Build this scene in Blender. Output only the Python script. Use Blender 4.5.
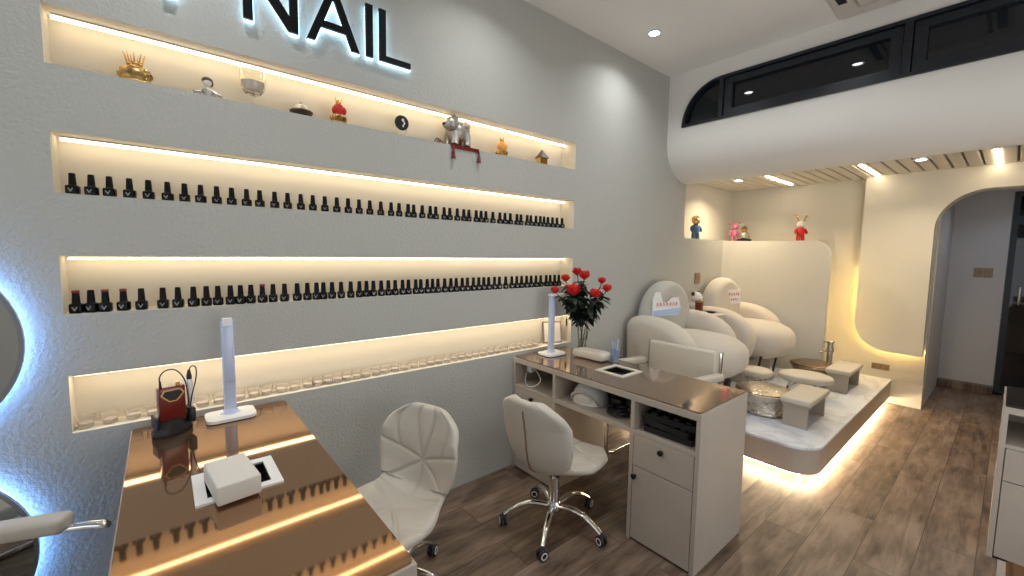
import bpy, bmesh, math, random
from mathutils import Vector, Matrix
PI = math.pi
C = bpy.context.scene.collection
for o in list(bpy.data.objects): bpy.data.objects.remove(o)
random.seed(7)
# ------------------------------------------------------------------ camera, world, exposure
cam = bpy.data.cameras.new('camera'); camo = bpy.data.objects.new('camera', cam); C.objects.link(camo)
F_PX = 419.147; YAW, PITCH, ROLL = 0.87393, 0.08520, 0.01516
cam.sensor_width = 36.0; cam.lens = F_PX / 1024 * 36.0; cam.clip_start = 0.02
fw = Vector((-math.sin(YAW)*math.cos(PITCH), math.cos(YAW)*math.cos(PITCH), -math.sin(PITCH)))
r0 = Vector((math.cos(YAW), math.sin(YAW), 0)); u0 = r0.cross(fw)
rt = r0*math.cos(ROLL) + u0*math.sin(ROLL); upv = -r0*math.sin(ROLL) + u0*math.cos(ROLL)
m4 = Matrix((rt, upv, -fw)).transposed().to_4x4(); m4.translation = Vector((2.10382, 0, 1.44951))
camo.matrix_world = m4
bpy.context.scene.camera = camo
W = bpy.data.worlds.new('world'); bpy.context.scene.world = W; W.use_nodes = True
W.node_tree.nodes['Background'].inputs[0].default_value = (0.75, 0.85, 1, 1)
W.node_tree.nodes['Background'].inputs[1].default_value = 0.05
vs = bpy.context.scene.view_settings
vs.view_transform = 'Standard'; vs.look = 'None'; vs.gamma = 1.0; vs.use_curve_mapping = False; vs.exposure = 0.55

DOWN_W, FILL_W, STRIP_E, HALO_E, SLATL_E, PLAT_E = 2.8, 32.0, 6.2, 4.2, 16.0, 60.0
def area(name, loc, size, power, color, rot=(0, 0, 0), sy=None, parent=None, shape='RECTANGLE', spread=None):
    l = bpy.data.lights.new(name, 'AREA'); l.energy = power; l.color = color
    l.shape = shape; l.size = size
    if shape in ('RECTANGLE', 'ELLIPSE'): l.size_y = sy or size
    if spread: l.spread = spread
    o = bpy.data.objects.new(name, l); C.objects.link(o); o.location = loc; o.rotation_euler = rot; o.parent = parent
    return o
# added cool fill lights, unseen: one behind the camera, one along the right wall
area('fill_light_front', (1.9, -2.35, 1.5), 2.8, FILL_W*0.6, (0.84, 0.92, 1.0), (math.radians(96), 0, 0), 2.4)
area('fill_light_side', (3.5, 2.0, 1.3), 3.0, FILL_W*1.3, (0.92, 0.96, 1.0), (math.radians(112), 0, math.radians(84)), 2.2)

# ------------------------------------------------------------------ materials
def lin(c): return tuple((x/12.92 if x <= 0.04045 else ((x+0.055)/1.055)**2.4) for x in c)
def hexc(h): h = h.lstrip('#'); return lin(tuple(int(h[i:i+2], 16)/255 for i in (0, 2, 4)))
def mat(name, col, rough=0.5, metal=0.0, bump=0.0, bscale=60.0, var=0.0, vscale=8.0, emit=None, estr=0.0, trans=0.0, ior=1.45, coat=0.0, spec=None, sheen=0.0, vec=None, bdist=0.01):
    m = bpy.data.materials.new(name); m.use_nodes = True; nt = m.node_tree; b = nt.nodes['Principled BSDF']
    if isinstance(col, str): col = hexc(col)
    b.inputs['Base Color'].default_value = (*col, 1); b.inputs['Roughness'].default_value = rough; b.inputs['Metallic'].default_value = metal
    b.inputs['Transmission Weight'].default_value = trans; b.inputs['IOR'].default_value = ior; b.inputs['Coat Weight'].default_value = coat
    if spec is not None: b.inputs['Specular IOR Level'].default_value = spec
    if sheen: b.inputs['Sheen Weight'].default_value = sheen
    if emit is not None:
        b.inputs['Emission Color'].default_value = (*emit, 1); b.inputs['Emission Strength'].default_value = estr
    if bump or var:
        tc = nt.nodes.new('ShaderNodeTexCoord'); mp = nt.nodes.new('ShaderNodeMapping'); nt.links.new(tc.outputs['Object'], mp.inputs[0])
        if vec: mp.inputs['Scale'].default_value = vec
    if bump:
        n = nt.nodes.new('ShaderNodeTexNoise'); n.inputs['Scale'].default_value = bscale; n.inputs['Detail'].default_value = 4
        nt.links.new(mp.outputs[0], n.inputs['Vector'])
        bp = nt.nodes.new('ShaderNodeBump'); bp.inputs['Strength'].default_value = bump; bp.inputs['Distance'].default_value = bdist
        nt.links.new(n.outputs['Fac'], bp.inputs['Height']); nt.links.new(bp.outputs[0], b.inputs['Normal'])
    if var:
        n2 = nt.nodes.new('ShaderNodeTexNoise'); n2.inputs['Scale'].default_value = vscale; n2.inputs['Detail'].default_value = 5
        nt.links.new(mp.outputs[0], n2.inputs['Vector'])
        cr = nt.nodes.new('ShaderNodeValToRGB'); cr.color_ramp.elements[0].position = 0.3; cr.color_ramp.elements[1].position = 0.7
        cr.color_ramp.elements[0].color = (*[c*(1-var) for c in col], 1); cr.color_ramp.elements[1].color = (*[min(1, c*(1+var)) for c in col], 1)
        nt.links.new(n2.outputs['Fac'], cr.inputs[0]); nt.links.new(cr.outputs[0], b.inputs['Base Color'])
    return m
M = {}
M['plaster'] = mat('plaster', (0.455, 0.45, 0.415), 0.85, bump=0.7, bscale=75, bdist=0.006)
M['plaster_fine'] = mat('plaster_fine', (0.60, 0.575, 0.51), 0.85, bump=0.35, bscale=60, bdist=0.004)
M['niche_paint'] = mat('niche_paint', (0.66, 0.62, 0.54), 0.8, bump=0.12, bscale=60, bdist=0.003)
M['ceiling_paint'] = mat('ceiling_paint', (0.80, 0.77, 0.72), 0.8)
M['cream_slat'] = mat('cream_slat', (0.66, 0.61, 0.52), 0.55)
M['slat_gap'] = mat('slat_gap', (0.50, 0.44, 0.36), 0.8)
M['black_letter'] = mat('black_letter', (0.006, 0.006, 0.007), 0.4, spec=0.2)
M['halo_white'] = mat('halo_white', (0.8, 0.8, 0.8), 0.5, emit=(0.45, 0.75, 1.0), estr=HALO_E*0.7)
M['halo_blue'] = mat('halo_blue', (0.8, 0.8, 0.8), 0.5, emit=(0.20, 0.44, 1.0), estr=HALO_E*2.2)
M['mirror'] = mat('mirror', (0.62, 0.64, 0.66), 0.02, 1.0)
M['mirror_frame'] = mat('mirror_frame', (0.35, 0.37, 0.4), 0.3, 0.8)
M['strip'] = mat('strip', (0.9, 0.85, 0.7), 0.5, emit=(1.0, 0.80, 0.52), estr=STRIP_E)
M['strip_gold'] = mat('strip_gold', (0.9, 0.8, 0.6), 0.5, emit=(1.0, 0.66, 0.22), estr=26.0)
M['strip_plat'] = mat('strip_plat', (0.9, 0.85, 0.7), 0.5, emit=(1.0, 0.78, 0.48), estr=PLAT_E)
M['strip_ceiling'] = mat('strip_ceiling', (0.9, 0.85, 0.7), 0.5, emit=(1.0, 0.82, 0.56), estr=SLATL_E)
M['lens'] = mat('lens', (0.9, 0.9, 0.9), 0.4, emit=(0.9, 0.96, 1.0), estr=22)
M['alu'] = mat('alu', (0.6, 0.6, 0.58), 0.3, 0.9)
M['white_plastic'] = mat('white_plastic', (0.78, 0.78, 0.77), 0.3)
M['lamp_plastic'] = mat('lamp_plastic', (0.52, 0.58, 0.78), 0.25, coat=0.3)
M['black_frame'] = mat('black_frame', (0.010, 0.013, 0.019), 0.35)
M['dark_glass'] = mat('dark_glass', (0.004, 0.006, 0.010), 0.03, spec=0.6)
M['bronze_glass'] = mat('bronze_glass', (0.41, 0.245, 0.14), 0.05, 0.88)
M['taupe_glass'] = mat('taupe_glass', (0.38, 0.28, 0.215), 0.06, 0.85)
M['dark_top_glass'] = mat('dark_top_glass', (0.05, 0.045, 0.045), 0.05, 0.3)
M['taupe'] = mat('taupe_laminate', (0.43, 0.37, 0.31), 0.5, var=0.06, vscale=3)
M['taupe_dark'] = mat('taupe_dark', (0.20, 0.17, 0.145), 0.55)
M['knob'] = mat('knob_black', (0.012, 0.012, 0.012), 0.3, 0.4)
M['black_plastic'] = mat('black_plastic', (0.012, 0.012, 0.014), 0.35)
M['rubber'] = mat('rubber', (0.02, 0.02, 0.02), 0.6)
M['chrome'] = mat('chrome', (0.82, 0.82, 0.82), 0.08, 1.0)
M['cream_leather'] = mat('cream_leather', (0.60, 0.54, 0.45), 0.5, bump=0.1, bscale=220, bdist=0.002)
M['white_leather'] = mat('white_leather', (0.52, 0.475, 0.41), 0.45, bump=0.1, bscale=200, bdist=0.002)
M['cream_velvet'] = mat('cream_velvet', (0.58, 0.52, 0.44), 0.8, bump=0.12, bscale=150, bdist=0.002, sheen=0.3)
M['gray_velvet'] = mat('gray_velvet', (0.47, 0.45, 0.40), 0.8, bump=0.12, bscale=150, bdist=0.002, sheen=0.3)
M['seam'] = mat('seam_brown', (0.23, 0.13, 0.08), 0.7)
M['silver_hammer'] = mat('silver_hammer', (0.62, 0.56, 0.47), 0.2, 1.0, bump=1.0, bscale=28, bdist=0.02)
M['bronze_hammer'] = mat('bronze_hammer', (0.36, 0.27, 0.19), 0.22, 1.0, bump=1.0, bscale=30, bdist=0.02)
M['bench_taupe'] = mat('bench_taupe', (0.40, 0.34, 0.28), 0.5)
M['bottle'] = mat('bottle_black', (0.004, 0.004, 0.004), 0.22, spec=0.25)
M['cap'] = mat('cap_black', (0.004, 0.004, 0.004), 0.45, spec=0.2)
M['cap_red'] = mat('cap_red', (0.20, 0.02, 0.015), 0.35)
M['mark'] = mat('silver_mark', (0.24, 0.24, 0.24), 0.35, 0.4)
M['clear_glass'] = mat('clear_glass', (0.97, 0.96, 0.93), 0.03, trans=1.0, ior=1.4)
M['gel'] = mat('gel', (0.78, 0.70, 0.62), 0.5)
M['jar_glass'] = mat('jar_glass', (0.95, 0.92, 0.88), 0.06, trans=0.85, ior=1.35)
M['red_enamel'] = mat('red_enamel', (0.15, 0.010, 0.007), 0.22, coat=0.4)
M['red'] = mat('red_bright', (0.55, 0.015, 0.012), 0.45)
M['rose'] = mat('rose_red', (0.60, 0.010, 0.008), 0.6)
M['leaf'] = mat('leaf_dark', (0.010, 0.018, 0.010), 0.5)
M['stem'] = mat('stem_green', (0.05, 0.06, 0.025), 0.6)
M['gold'] = mat('gold', (0.72, 0.46, 0.16), 0.25, 1.0)
M['old_gold'] = mat('old_gold', (0.42, 0.27, 0.10), 0.35, 0.9, var=0.5, vscale=40)
M['old_silver'] = mat('old_silver', (0.45, 0.43, 0.40), 0.3, 0.9, bump=0.6, bscale=90)
M['orange'] = mat('orange_glaze', (0.85, 0.36, 0.06), 0.35)
M['blue'] = mat('blue_cloth', (0.10, 0.19, 0.33), 0.6)
M['pink'] = mat('pink_gloss', (0.55, 0.17, 0.27), 0.35)
M['dark_brown'] = mat('dark_brown', (0.045, 0.022, 0.012), 0.35)
M['brown_socket'] = mat('brown_socket', (0.27, 0.19, 0.12), 0.35, 0.3)
M['socket_dark'] = mat('socket_dark', (0.07, 0.05, 0.035), 0.4)
M['white_paper'] = mat('white_paper', (0.78, 0.78, 0.76), 0.6)
M['pale_blue'] = mat('pale_blue', (0.42, 0.55, 0.80), 0.5)
M['red_print'] = mat('red_print', (0.60, 0.10, 0.05), 0.6)
M['clear_cup'] = mat('clear_cup', (0.60, 0.72, 0.90), 0.05, trans=0.8)
M['towel'] = mat('towel', (0.66, 0.62, 0.56), 0.9, bump=0.4, bscale=300, bdist=0.002)
M['inner_black'] = mat('inner_black', (0.015, 0.013, 0.012), 0.4)
M['hall'] = mat('hall_paint', (0.55, 0.54, 0.54), 0.8, bump=0.2, bscale=50, bdist=0.004)
M['plush'] = mat('plush_white', (0.75, 0.70, 0.64), 0.9, bump=0.5, bscale=120)
M['water'] = mat('water', (0.85, 0.9, 0.9), 0.02, trans=0.9, ior=1.33)
M['vent_paint'] = mat('vent_paint', (0.62, 0.56, 0.50), 0.5)

def wood_mat(name, c1, c2, c3, plank_w=0.19, plank_l=1.25, rough=0.42):
    m = bpy.data.materials.new(name); m.use_nodes = True; nt = m.node_tree; b = nt.nodes['Principled BSDF']; L = nt.links.new
    tc = nt.nodes.new('ShaderNodeTexCoord'); mp = nt.nodes.new('ShaderNodeMapping'); L(tc.outputs['Object'], mp.inputs[0])
    mp.inputs['Rotation'].default_value = (0, 0, PI/2)
    br = nt.nodes.new('ShaderNodeTexBrick'); br.inputs['Scale'].default_value = 1.0; br.inputs['Brick Width'].default_value = plank_l
    br.inputs['Row Height'].default_value = plank_w; br.inputs['Mortar Size'].default_value = 0.0016; br.inputs['Bias'].default_value = 0; br.offset = 0.37
    br.inputs['Color1'].default_value = (0, 0, 0, 1); br.inputs['Color2'].default_value = (1, 1, 1, 1); br.inputs['Mortar'].default_value = (0.5, 0.5, 0.5, 1)
    L(mp.outputs[0], br.inputs['Vector'])
    # stretched grain, shifted per plank
    add = nt.nodes.new('ShaderNodeVectorMath'); add.operation = 'MULTIPLY_ADD'
    add.inputs[1].default_value = (7.3, 3.1, 5.7); L(br.outputs['Color'], add.inputs[0]); L(mp.outputs[0], add.inputs[2])
    sc = nt.nodes.new('ShaderNodeMapping'); sc.inputs['Scale'].default_value = (1.6, 11, 1); L(add.outputs[0], sc.inputs[0])
    n = nt.nodes.new('ShaderNodeTexNoise'); n.inputs['Scale'].default_value = 2.2; n.inputs['Detail'].default_value = 8; n.inputs['Roughness'].default_value = 0.65; n.inputs['Distortion'].default_value = 0.6
    L(sc.outputs[0], n.inputs['Vector'])
    sc2 = nt.nodes.new('ShaderNodeMapping'); sc2.inputs['Scale'].default_value = (1.3, 3.2, 1); L(add.outputs[0], sc2.inputs[0])
    n2 = nt.nodes.new('ShaderNodeTexNoise'); n2.inputs['Scale'].default_value = 2.6; n2.inputs['Detail'].default_value = 4; L(sc2.outputs[0], n2.inputs['Vector'])
    mx = nt.nodes.new('ShaderNodeMath'); mx.operation = 'MULTIPLY_ADD'; mx.inputs[1].default_value = 0.5; L(n.outputs['Fac'], mx.inputs[0])
    m2 = nt.nodes.new('ShaderNodeMath'); m2.operation = 'MULTIPLY_ADD'; m2.inputs[1].default_value = 0.42; L(n2.outputs['Fac'], m2.inputs[0])
    m3 = nt.nodes.new('ShaderNodeMath'); m3.operation = 'MULTIPLY'; m3.inputs[1].default_value = 0.10; L(br.outputs['Color'], m3.inputs[0]); L(m3.outputs[0], m2.inputs[2])
    L(m2.outputs[0], mx.inputs[2])
    cr = nt.nodes.new('ShaderNodeValToRGB'); e = cr.color_ramp.elements; e[0].position = 0.39; e[0].color = (*c1, 1); e[1].position = 0.64; e[1].color = (*c3, 1)
    k = e.new(0.50); k.color = (*c2, 1); L(mx.outputs[0], cr.inputs[0])
    mm = nt.nodes.new('ShaderNodeMix'); mm.data_type = 'RGBA'; mm.inputs[7].default_value = (*[c*0.8 for c in c1], 1)
    L(br.outputs['Fac'], mm.inputs[0]); L(cr.outputs[0], mm.inputs[6]); L(mm.outputs[2], b.inputs['Base Color'])
    b.inputs['Roughness'].default_value = rough
    bp = nt.nodes.new('ShaderNodeBump'); bp.inputs['Strength'].default_value = 0.12; bp.inputs['Distance'].default_value = 0.003; L(n.outputs['Fac'], bp.inputs['Height']); L(bp.outputs[0], b.inputs['Normal'])
    return m
M['floor'] = wood_mat('floor_wood', (0.055, 0.034, 0.023), (0.150, 0.100, 0.070), (0.27, 0.195, 0.145))
M['marble'] = None
def marble():
    m = bpy.data.materials.new('marble'); m.use_nodes = True; nt = m.node_tree; b = nt.nodes['Principled BSDF']; L = nt.links.new
    tc = nt.nodes.new('ShaderNodeTexCoord'); n = nt.nodes.new('ShaderNodeTexNoise'); n.inputs['Scale'].default_value = 2.5; n.inputs['Detail'].default_value = 8; n.inputs['Distortion'].default_value = 1.4
    L(tc.outputs['Object'], n.inputs['Vector']); cr = nt.nodes.new('ShaderNodeValToRGB'); e = cr.color_ramp.elements
    e[0].position = 0.44; e[0].color = (0.74, 0.77, 0.82, 1); e[1].position = 0.56; e[1].color = (0.74, 0.77, 0.82, 1); k = e.new(0.5); k.color = (0.60, 0.62, 0.66, 1)
    L(n.outputs['Fac'], cr.inputs[0]); L(cr.outputs[0], b.inputs['Base Color']); b.inputs['Roughness'].default_value = 0.3
    return m
M['marble'] = marble()

# ------------------------------------------------------------------ mesh helpers
def link(name, bm, m, parent=None, smooth=False, loc=None, rz=0.0):
    me = bpy.data.meshes.new(name); bm.to_mesh(me); bm.free()
    for mm in (m if isinstance(m, (list, tuple)) else [m]): me.materials.append(M[mm] if isinstance(mm, str) else mm)
    if smooth:
        for p in me.polygons: p.use_smooth = True
        if smooth != 'all':
            me.set_sharp_from_angle(angle=math.radians(38))
    o = bpy.data.objects.new(name, me); C.objects.link(o); o.parent = parent
    if loc: o.location = loc
    if rz: o.rotation_euler = (0, 0, rz)
    return o
def thing(name, label, cat, loc=(0, 0, 0), rz=0.0, group=None):
    o = bpy.data.objects.new(name, None); C.objects.link(o); o.location = loc; o.rotation_euler = (0, 0, rz); o.empty_display_size = 0.05
    return tag(o, label, cat, group)
def tag(o, label, cat, group=None):
    o['label'] = label; o['category'] = cat
    if group: o['group'] = group
    return o
def struct(o): o['kind'] = 'structure'; return o
def dup(root, loc=None, rz=None, label=None):
    r = root.copy(); C.objects.link(r)
    if loc is not None: r.location = loc
    if rz is not None: r.rotation_euler = (0, 0, rz)
    if label: r['label'] = label
    for ch in list(root.children):
        c = ch.copy(); C.objects.link(c); c.parent = r
        for g in list(ch.children):
            d = g.copy(); C.objects.link(d); d.parent = c
    return r
def merge(bm, tmp, mi=0, mtx=None):
    if mtx is not None: bmesh.ops.transform(tmp, matrix=mtx, verts=tmp.verts)
    vm = {}
    for v in tmp.verts: vm[v] = bm.verts.new(v.co)
    for f in tmp.faces:
        try: nf = bm.faces.new([vm[v] for v in f.verts]); nf.material_index = mi
        except ValueError: pass
    tmp.free(); return bm
def NB(): return bmesh.new()
def box(bm, lo, hi, bev=0.0, mi=0, seg=2, mtx=None):
    t = NB(); bmesh.ops.create_cube(t, size=1)
    s = [hi[i]-lo[i] for i in range(3)]; c = [(hi[i]+lo[i])/2 for i in range(3)]
    for v in t.verts: v.co = Vector((v.co.x*s[0]+c[0], v.co.y*s[1]+c[1], v.co.z*s[2]+c[2]))
    if bev: bmesh.ops.bevel(t, geom=t.edges[:], offset=min(bev, min(s)*0.49), segments=seg, profile=0.5, affect='EDGES')
    return merge(bm, t, mi, mtx)
def cyl(bm, p0, p1, r0, r1=None, seg=20, mi=0, caps=True):
    p0 = Vector(p0); p1 = Vector(p1); r1 = r0 if r1 is None else r1
    d = p1-p0; t = NB(); bmesh.ops.create_cone(t, cap_ends=caps, segments=seg, radius1=r0, radius2=r1, depth=d.length)
    q = Vector((0, 0, 1)).rotation_difference(d.normalized()).to_matrix().to_4x4(); q.translation = (p0+p1)/2
    return merge(bm, t, mi, q)
def lathe(bm, prof, c=(0, 0, 0), seg=24, mi=0, mtx=None, sx=1.0, sy=1.0):
    t = NB(); rings = []
    for r, z in prof:
        if r < 1e-6: rings.append([t.verts.new((0, 0, z))])
        else: rings.append([t.verts.new((r*sx*math.cos(2*PI*i/seg), r*sy*math.sin(2*PI*i/seg), z)) for i in range(seg)])
    for a, b in zip(rings, rings[1:]):
        for i in range(seg):
            j = (i+1) % seg
            q = [a[i % len(a)], a[j % len(a)], b[j % len(b)], b[i % len(b)]]
            q = [v for k, v in enumerate(q) if v not in q[:k]]
            if len(q) >= 3: t.faces.new(q)
    bmesh.ops.recalc_face_normals(t, faces=t.faces)
    m = Matrix.Translation(Vector(c)); m = m @ mtx if mtx is not None else m
    return merge(bm, t, mi, m)
def ell(bm, c, r, seg=20, rings=14, mi=0, p=2.0, pz=None, mtx=None):
    """superellipsoid: p=2 round, higher = boxier"""
    pz = pz or p; t = NB()
    def se(x, q): return math.copysign(abs(x)**(2.0/q), x)
    vs_ = []
    for i in range(rings+1):
        ph = -PI/2 + PI*i/rings
        if i in (0, rings): vs_.append([t.verts.new((0, 0, r[2]*se(math.sin(ph), pz)))])
        else:
            vs_.append([t.verts.new((r[0]*se(math.cos(ph), pz)*se(math.cos(2*PI*k/seg), p), r[1]*se(math.cos(ph), pz)*se(math.sin(2*PI*k/seg), p), r[2]*se(math.sin(ph), pz))) for k in range(seg)])
    for a, b in zip(vs_, vs_[1:]):
        for k in range(seg):
            j = (k+1) % seg; q = [a[k % len(a)], a[j % len(a)], b[j % len(b)], b[k % len(b)]]
            q = [v for n, v in enumerate(q) if v not in q[:n]]
            if len(q) >= 3: t.faces.new(q)
    m = Matrix.Translation(Vector(c)); m = m @ mtx if mtx is not None else m
    return merge(bm, t, mi, m)
def tube(bm, pts, r, seg=10, mi=0, closed=False, caps=True, flat=1.0):
    pts = [Vector(p) for p in pts]; n = len(pts); rings = []
    up = Vector((0, 0, 1)); prev = None
    for i, p in enumerate(pts):
        if closed: d = (pts[(i+1) % n]-pts[i-1]).normalized()
        else: d = (pts[min(i+1, n-1)]-pts[max(i-1, 0)]).normalized()
        if prev is None:
            a = up if abs(d.dot(up)) < 0.9 else Vector((1, 0, 0)); x = d.cross(a).normalized()
        else: x = (prev - d*prev.dot(d)).normalized()
        prev = x; y = d.cross(x)
        rr = r[i] if isinstance(r, (list, tuple)) else r
        rings.append([bm.verts.new(p + x*rr*math.cos(2*PI*k/seg) + y*rr*flat*math.sin(2*PI*k/seg)) for k in range(seg)])
    pr = list(zip(rings, rings[1:])) + ([(rings[-1], rings[0])] if closed else [])
    for a, b in pr:
        for k in range(seg):
            f = bm.faces.new([a[k], a[(k+1) % seg], b[(k+1) % seg], b[k]]); f.material_index = mi
    if caps and not closed:
        f = bm.faces.new(rings[0][::-1]); f.material_index = mi; f = bm.faces.new(rings[-1]); f.material_index = mi
    return bm
def smooth_path(pts, n=6):
    P = [Vector(p) for p in pts]; out = []
    for i in range(len(P)-1):
        a = P[max(i-1, 0)]; b = P[i]; c = P[i+1]; d = P[min(i+2, len(P)-1)]
        for k in range(n):
            t = k/n; out.append(0.5*((2*b)+(-a+c)*t+(2*a-5*b+4*c-d)*t*t+(-a+3*b-3*c+d)*t**3))
    out.append(P[-1]); return out
def plate(bm, outer, holes, f, th, mi=0):
    """flat outline with holes; f maps (a,b,depth)->xyz"""
    t = NB(); edges = []
    for loop in [outer]+list(holes):
        vv = [t.verts.new((a, b, 0)) for a, b in loop]
        for i in range(len(vv)): edges.append(t.edges.new((vv[i], vv[(i+1) % len(vv)])))
    bmesh.ops.triangle_fill(t, use_beauty=True, use_dissolve=False, edges=edges, normal=(0, 0, 1))
    r = bmesh.ops.extrude_face_region(t, geom=t.faces[:])
    for v in [g for g in r['geom'] if isinstance(g, bmesh.types.BMVert)]: v.co.z = th
    bmesh.ops.recalc_face_normals(t, faces=t.faces)
    for v in t.verts: v.co = Vector(f(v.co.x, v.co.y, v.co.z))
    bmesh.ops.recalc_face_normals(t, faces=t.faces)
    return merge(bm, t, mi)
def rect(a0, a1, b0, b1): return [(a0, b0), (a1, b0), (a1, b1), (a0, b1)]
def rrect(a0, a1, b0, b1, r, n=6):
    out = []
    for cx, cy, s in ((a1-r, b0+r, -PI/2), (a1-r, b1-r, 0), (a0+r, b1-r, PI/2), (a0+r, b0+r, PI)):
        for k in range(n+1):
            t = s+PI/2*k/n; out.append((cx+r*math.cos(t), cy+r*math.sin(t)))
    return out
def arc(cx, cy, rx, ry, t0, t1, n=12): return [(cx+rx*math.cos(t0+(t1-t0)*k/n), cy+ry*math.sin(t0+(t1-t0)*k/n)) for k in range(n+1)]
FX = lambda x0: (lambda a, b, d: (x0+d, a, b))       # (y,z) outline at x0
FY = lambda y0: (lambda a, b, d: (a, y0+d, b))       # (x,z) outline at y0
FZ = lambda z0: (lambda a, b, d: (a, b, z0+d))

# ------------------------------------------------------------------ room shell
CEIL = 3.03; XR = 3.6; YB0 = -2.4; YBK = 5.55; YH = 6.85
b = NB(); box(b, (-0.4, YB0-0.1, -0.05), (XR+0.1, YH+0.3, 0.0)); struct(link('floor', b, 'floor'))
b = NB(); box(b, (-0.3, YB0-0.1, CEIL), (XR+0.1, 3.62, CEIL+0.05)); struct(link('ceiling', b, 'ceiling_paint'))
NICHES = [(2.052, 2.245, 0.14), (1.628, 1.834, 0.14), (1.208, 1.414, 0.13), (0.783, 0.991, 0.10)]
NL, NR = -0.269, 2.3455
b = NB()
outer = [(YB0, 0), (5.12, 0), (5.12, 1.615)] + [(3.99, 1.615), (3.962, 1.625), (3.95, 1.66)] + [(3.95, CEIL), (YB0, CEIL)]
plate(b, outer, [rect(NL, NR, z0, z1) for z0, z1, d in NICHES], FX(0), -0.24)
for f_ in b.faces:
    c_ = f_.calc_center_median()
    if -0.23 < c_.x < -0.01 and NL-0.01 < c_.y < NR+0.01 and 0.7 < c_.z < 2.3: f_.material_index = 1
for z0, z1, d in NICHES:
    box(b, (-0.30, NL-0.02, z0-0.02), (-d, NR+0.02, z1+0.02), mi=1)
struct(link('wall_left', b, ['plaster', 'niche_paint']))
b = NB(); box(b, (-0.34, 3.9, 1.5), (-0.235, YBK+0.05, 2.4)); struct(link('wall_alcove', b, 'plaster_fine'))
b = NB(); box(b, (XR, YB0-0.1, 0), (XR+0.1, YH+0.3, CEIL)); struct(link('wall_right', b, 'plaster_fine'))
b = NB(); box(b, (-0.3, YB0-0.1, 0), (XR, YB0, CEIL)); struct(link('wall_front', b, 'plaster_fine'))
# wall over the alcove: flat face with the long window, rolling back underneath
WZ0, WZ1, WX0, WX1 = 2.56, 2.905, 0.138, 3.4
win_outer = [(WX1, WZ0), (WX1, WZ1)] + arc(0.47, WZ0, 0.47-WX0, WZ1-WZ0, PI/2, PI, 14)
b = NB(); plate(b, rect(0.0, XR, 2.45, CEIL), [win_outer], FY(3.57), 0.12)
prof = [(3.5695, 2.50), (3.5695, 2.452)] + [(3.93+0.36*math.cos(t), 2.45+0.32*math.sin(t)) for t in [PI+PI/2*k/12 for k in range(1, 13)]] + [(3.98, 2.135), (4.01, 2.17), (4.01, 2.3), (3.75, 2.5), (3.69, 2.5), (3.69, 2.45)]
t = NB(); n = len(prof)
va = [t.verts.new((0.0, y, z)) for y, z in prof]; vb = [t.verts.new((XR, y, z)) for y, z in prof]
for i in range(n): t.faces.new([va[i], va[(i+1) % n], vb[(i+1) % n], vb[i]])
t.faces.new(va); t.faces.new(vb[::-1]); bmesh.ops.recalc_face_normals(t, faces=t.faces); merge(b, t)
struct(link('wall_back_upper', b, 'ceiling_paint', smooth=True))
b = NB(); box(b, (0.0, 3.72, 2.46), (XR, 3.80, CEIL)); struct(link('wall_dark_backing', b, 'black_frame'))  # black backing gives the darkness behind the window panes by its colour
# window
b = NB(); lo = 0.022
holes = [[(0.452, WZ0+lo), (0.452, WZ1-lo-0.004)] + arc(0.45, WZ0+lo, 0.45-WX0-lo-0.008, WZ1-WZ0-2*lo, PI/2, PI, 12)[1:],
         rect(0.482, 1.565, WZ0+lo, WZ1-lo), rect(1.605, 2.60, WZ0+lo, WZ1-lo), rect(2.64, WX1-0.03, WZ0+lo, WZ1-lo)]
wf = struct(link('window_1', (plate(b, win_outer, holes, FY(3.555), 0.10), b)[1], 'black_frame'))
for x0, x1 in ((0.487, 1.56), (1.61, 2.595), (2.645, WX1-0.035)):
    b = NB(); plate(b, rect(x0, x1, WZ0+lo+0.005, WZ1-lo-0.005), [rect(x0+0.06, x1-0.06, WZ0+0.075, WZ1-0.075)], FY(3.575), 0.05)
    link('window_sash', b, 'black_frame', wf)
    b = NB(); box(b, (x0+0.06, 3.605, WZ0+0.07), (x1-0.06, 3.613, WZ1-0.07)); link('window_pane', b, 'dark_glass', wf)
b = NB(); plate(b, holes[0], [], FY(3.60), 0.008); link('window_pane', b, 'dark_glass', wf)
# slatted ceiling of the alcove
b = NB(); box(b, (-0.34, 3.95, 2.275), (XR, YBK+0.05, 2.31), mi=1)
x = -0.23
while x < XR-0.02:
    box(b, (x, 3.98, 2.245), (x+0.078, YBK, 2.28), 0.004, seg=1); x += 0.092
struct(link('ceiling_slatted', b, ['cream_slat', 'slat_gap']))
# back wall with arch
arch = [(1.63, 0.0)] + arc(1.94, 1.715, 0.33, 0.34, PI, PI/2, 14) + arc(2.88, 1.715, 0.33, 0.34, PI/2, 0, 14) + [(3.21, 0.0)]
b = NB(); plate(b, [(-0.34, 0), (1.63, 0)] + arch[1:-1] + [(3.21, 0), (XR, 0), (XR, 2.32), (-0.34, 2.32)], [], FY(YBK), 0.10)
struct(link('wall_back', b, 'plaster_fine'))
# raised panel with the rounded corner, lit from behind
pan = [(1.095, 2.26)] + arc(1.37, 0.82, 0.275, 0.29, PI, 1.5*PI, 12) + [(1.615, 0.525)] + arch[1:-1] + [(3.225, 0.525), (XR, 0.525), (XR, 2.26)]
b = NB(); plate(b, pan, [], FY(5.42), 0.07); struct(link('wall_arch_panel', b, 'plaster_fine'))
b = NB(); plate(b, [(1.17, 2.24), (1.17, 0.82)] + arc(1.40, 0.82, 0.24, 0.24, PI, 1.5*PI, 10)[1:] + [(1.60, 0.58), (1.60, 2.24)], [], FY(5.49), 0.06); struct(link('wall_panel_batten', b, 'plaster_fine'))
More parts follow.
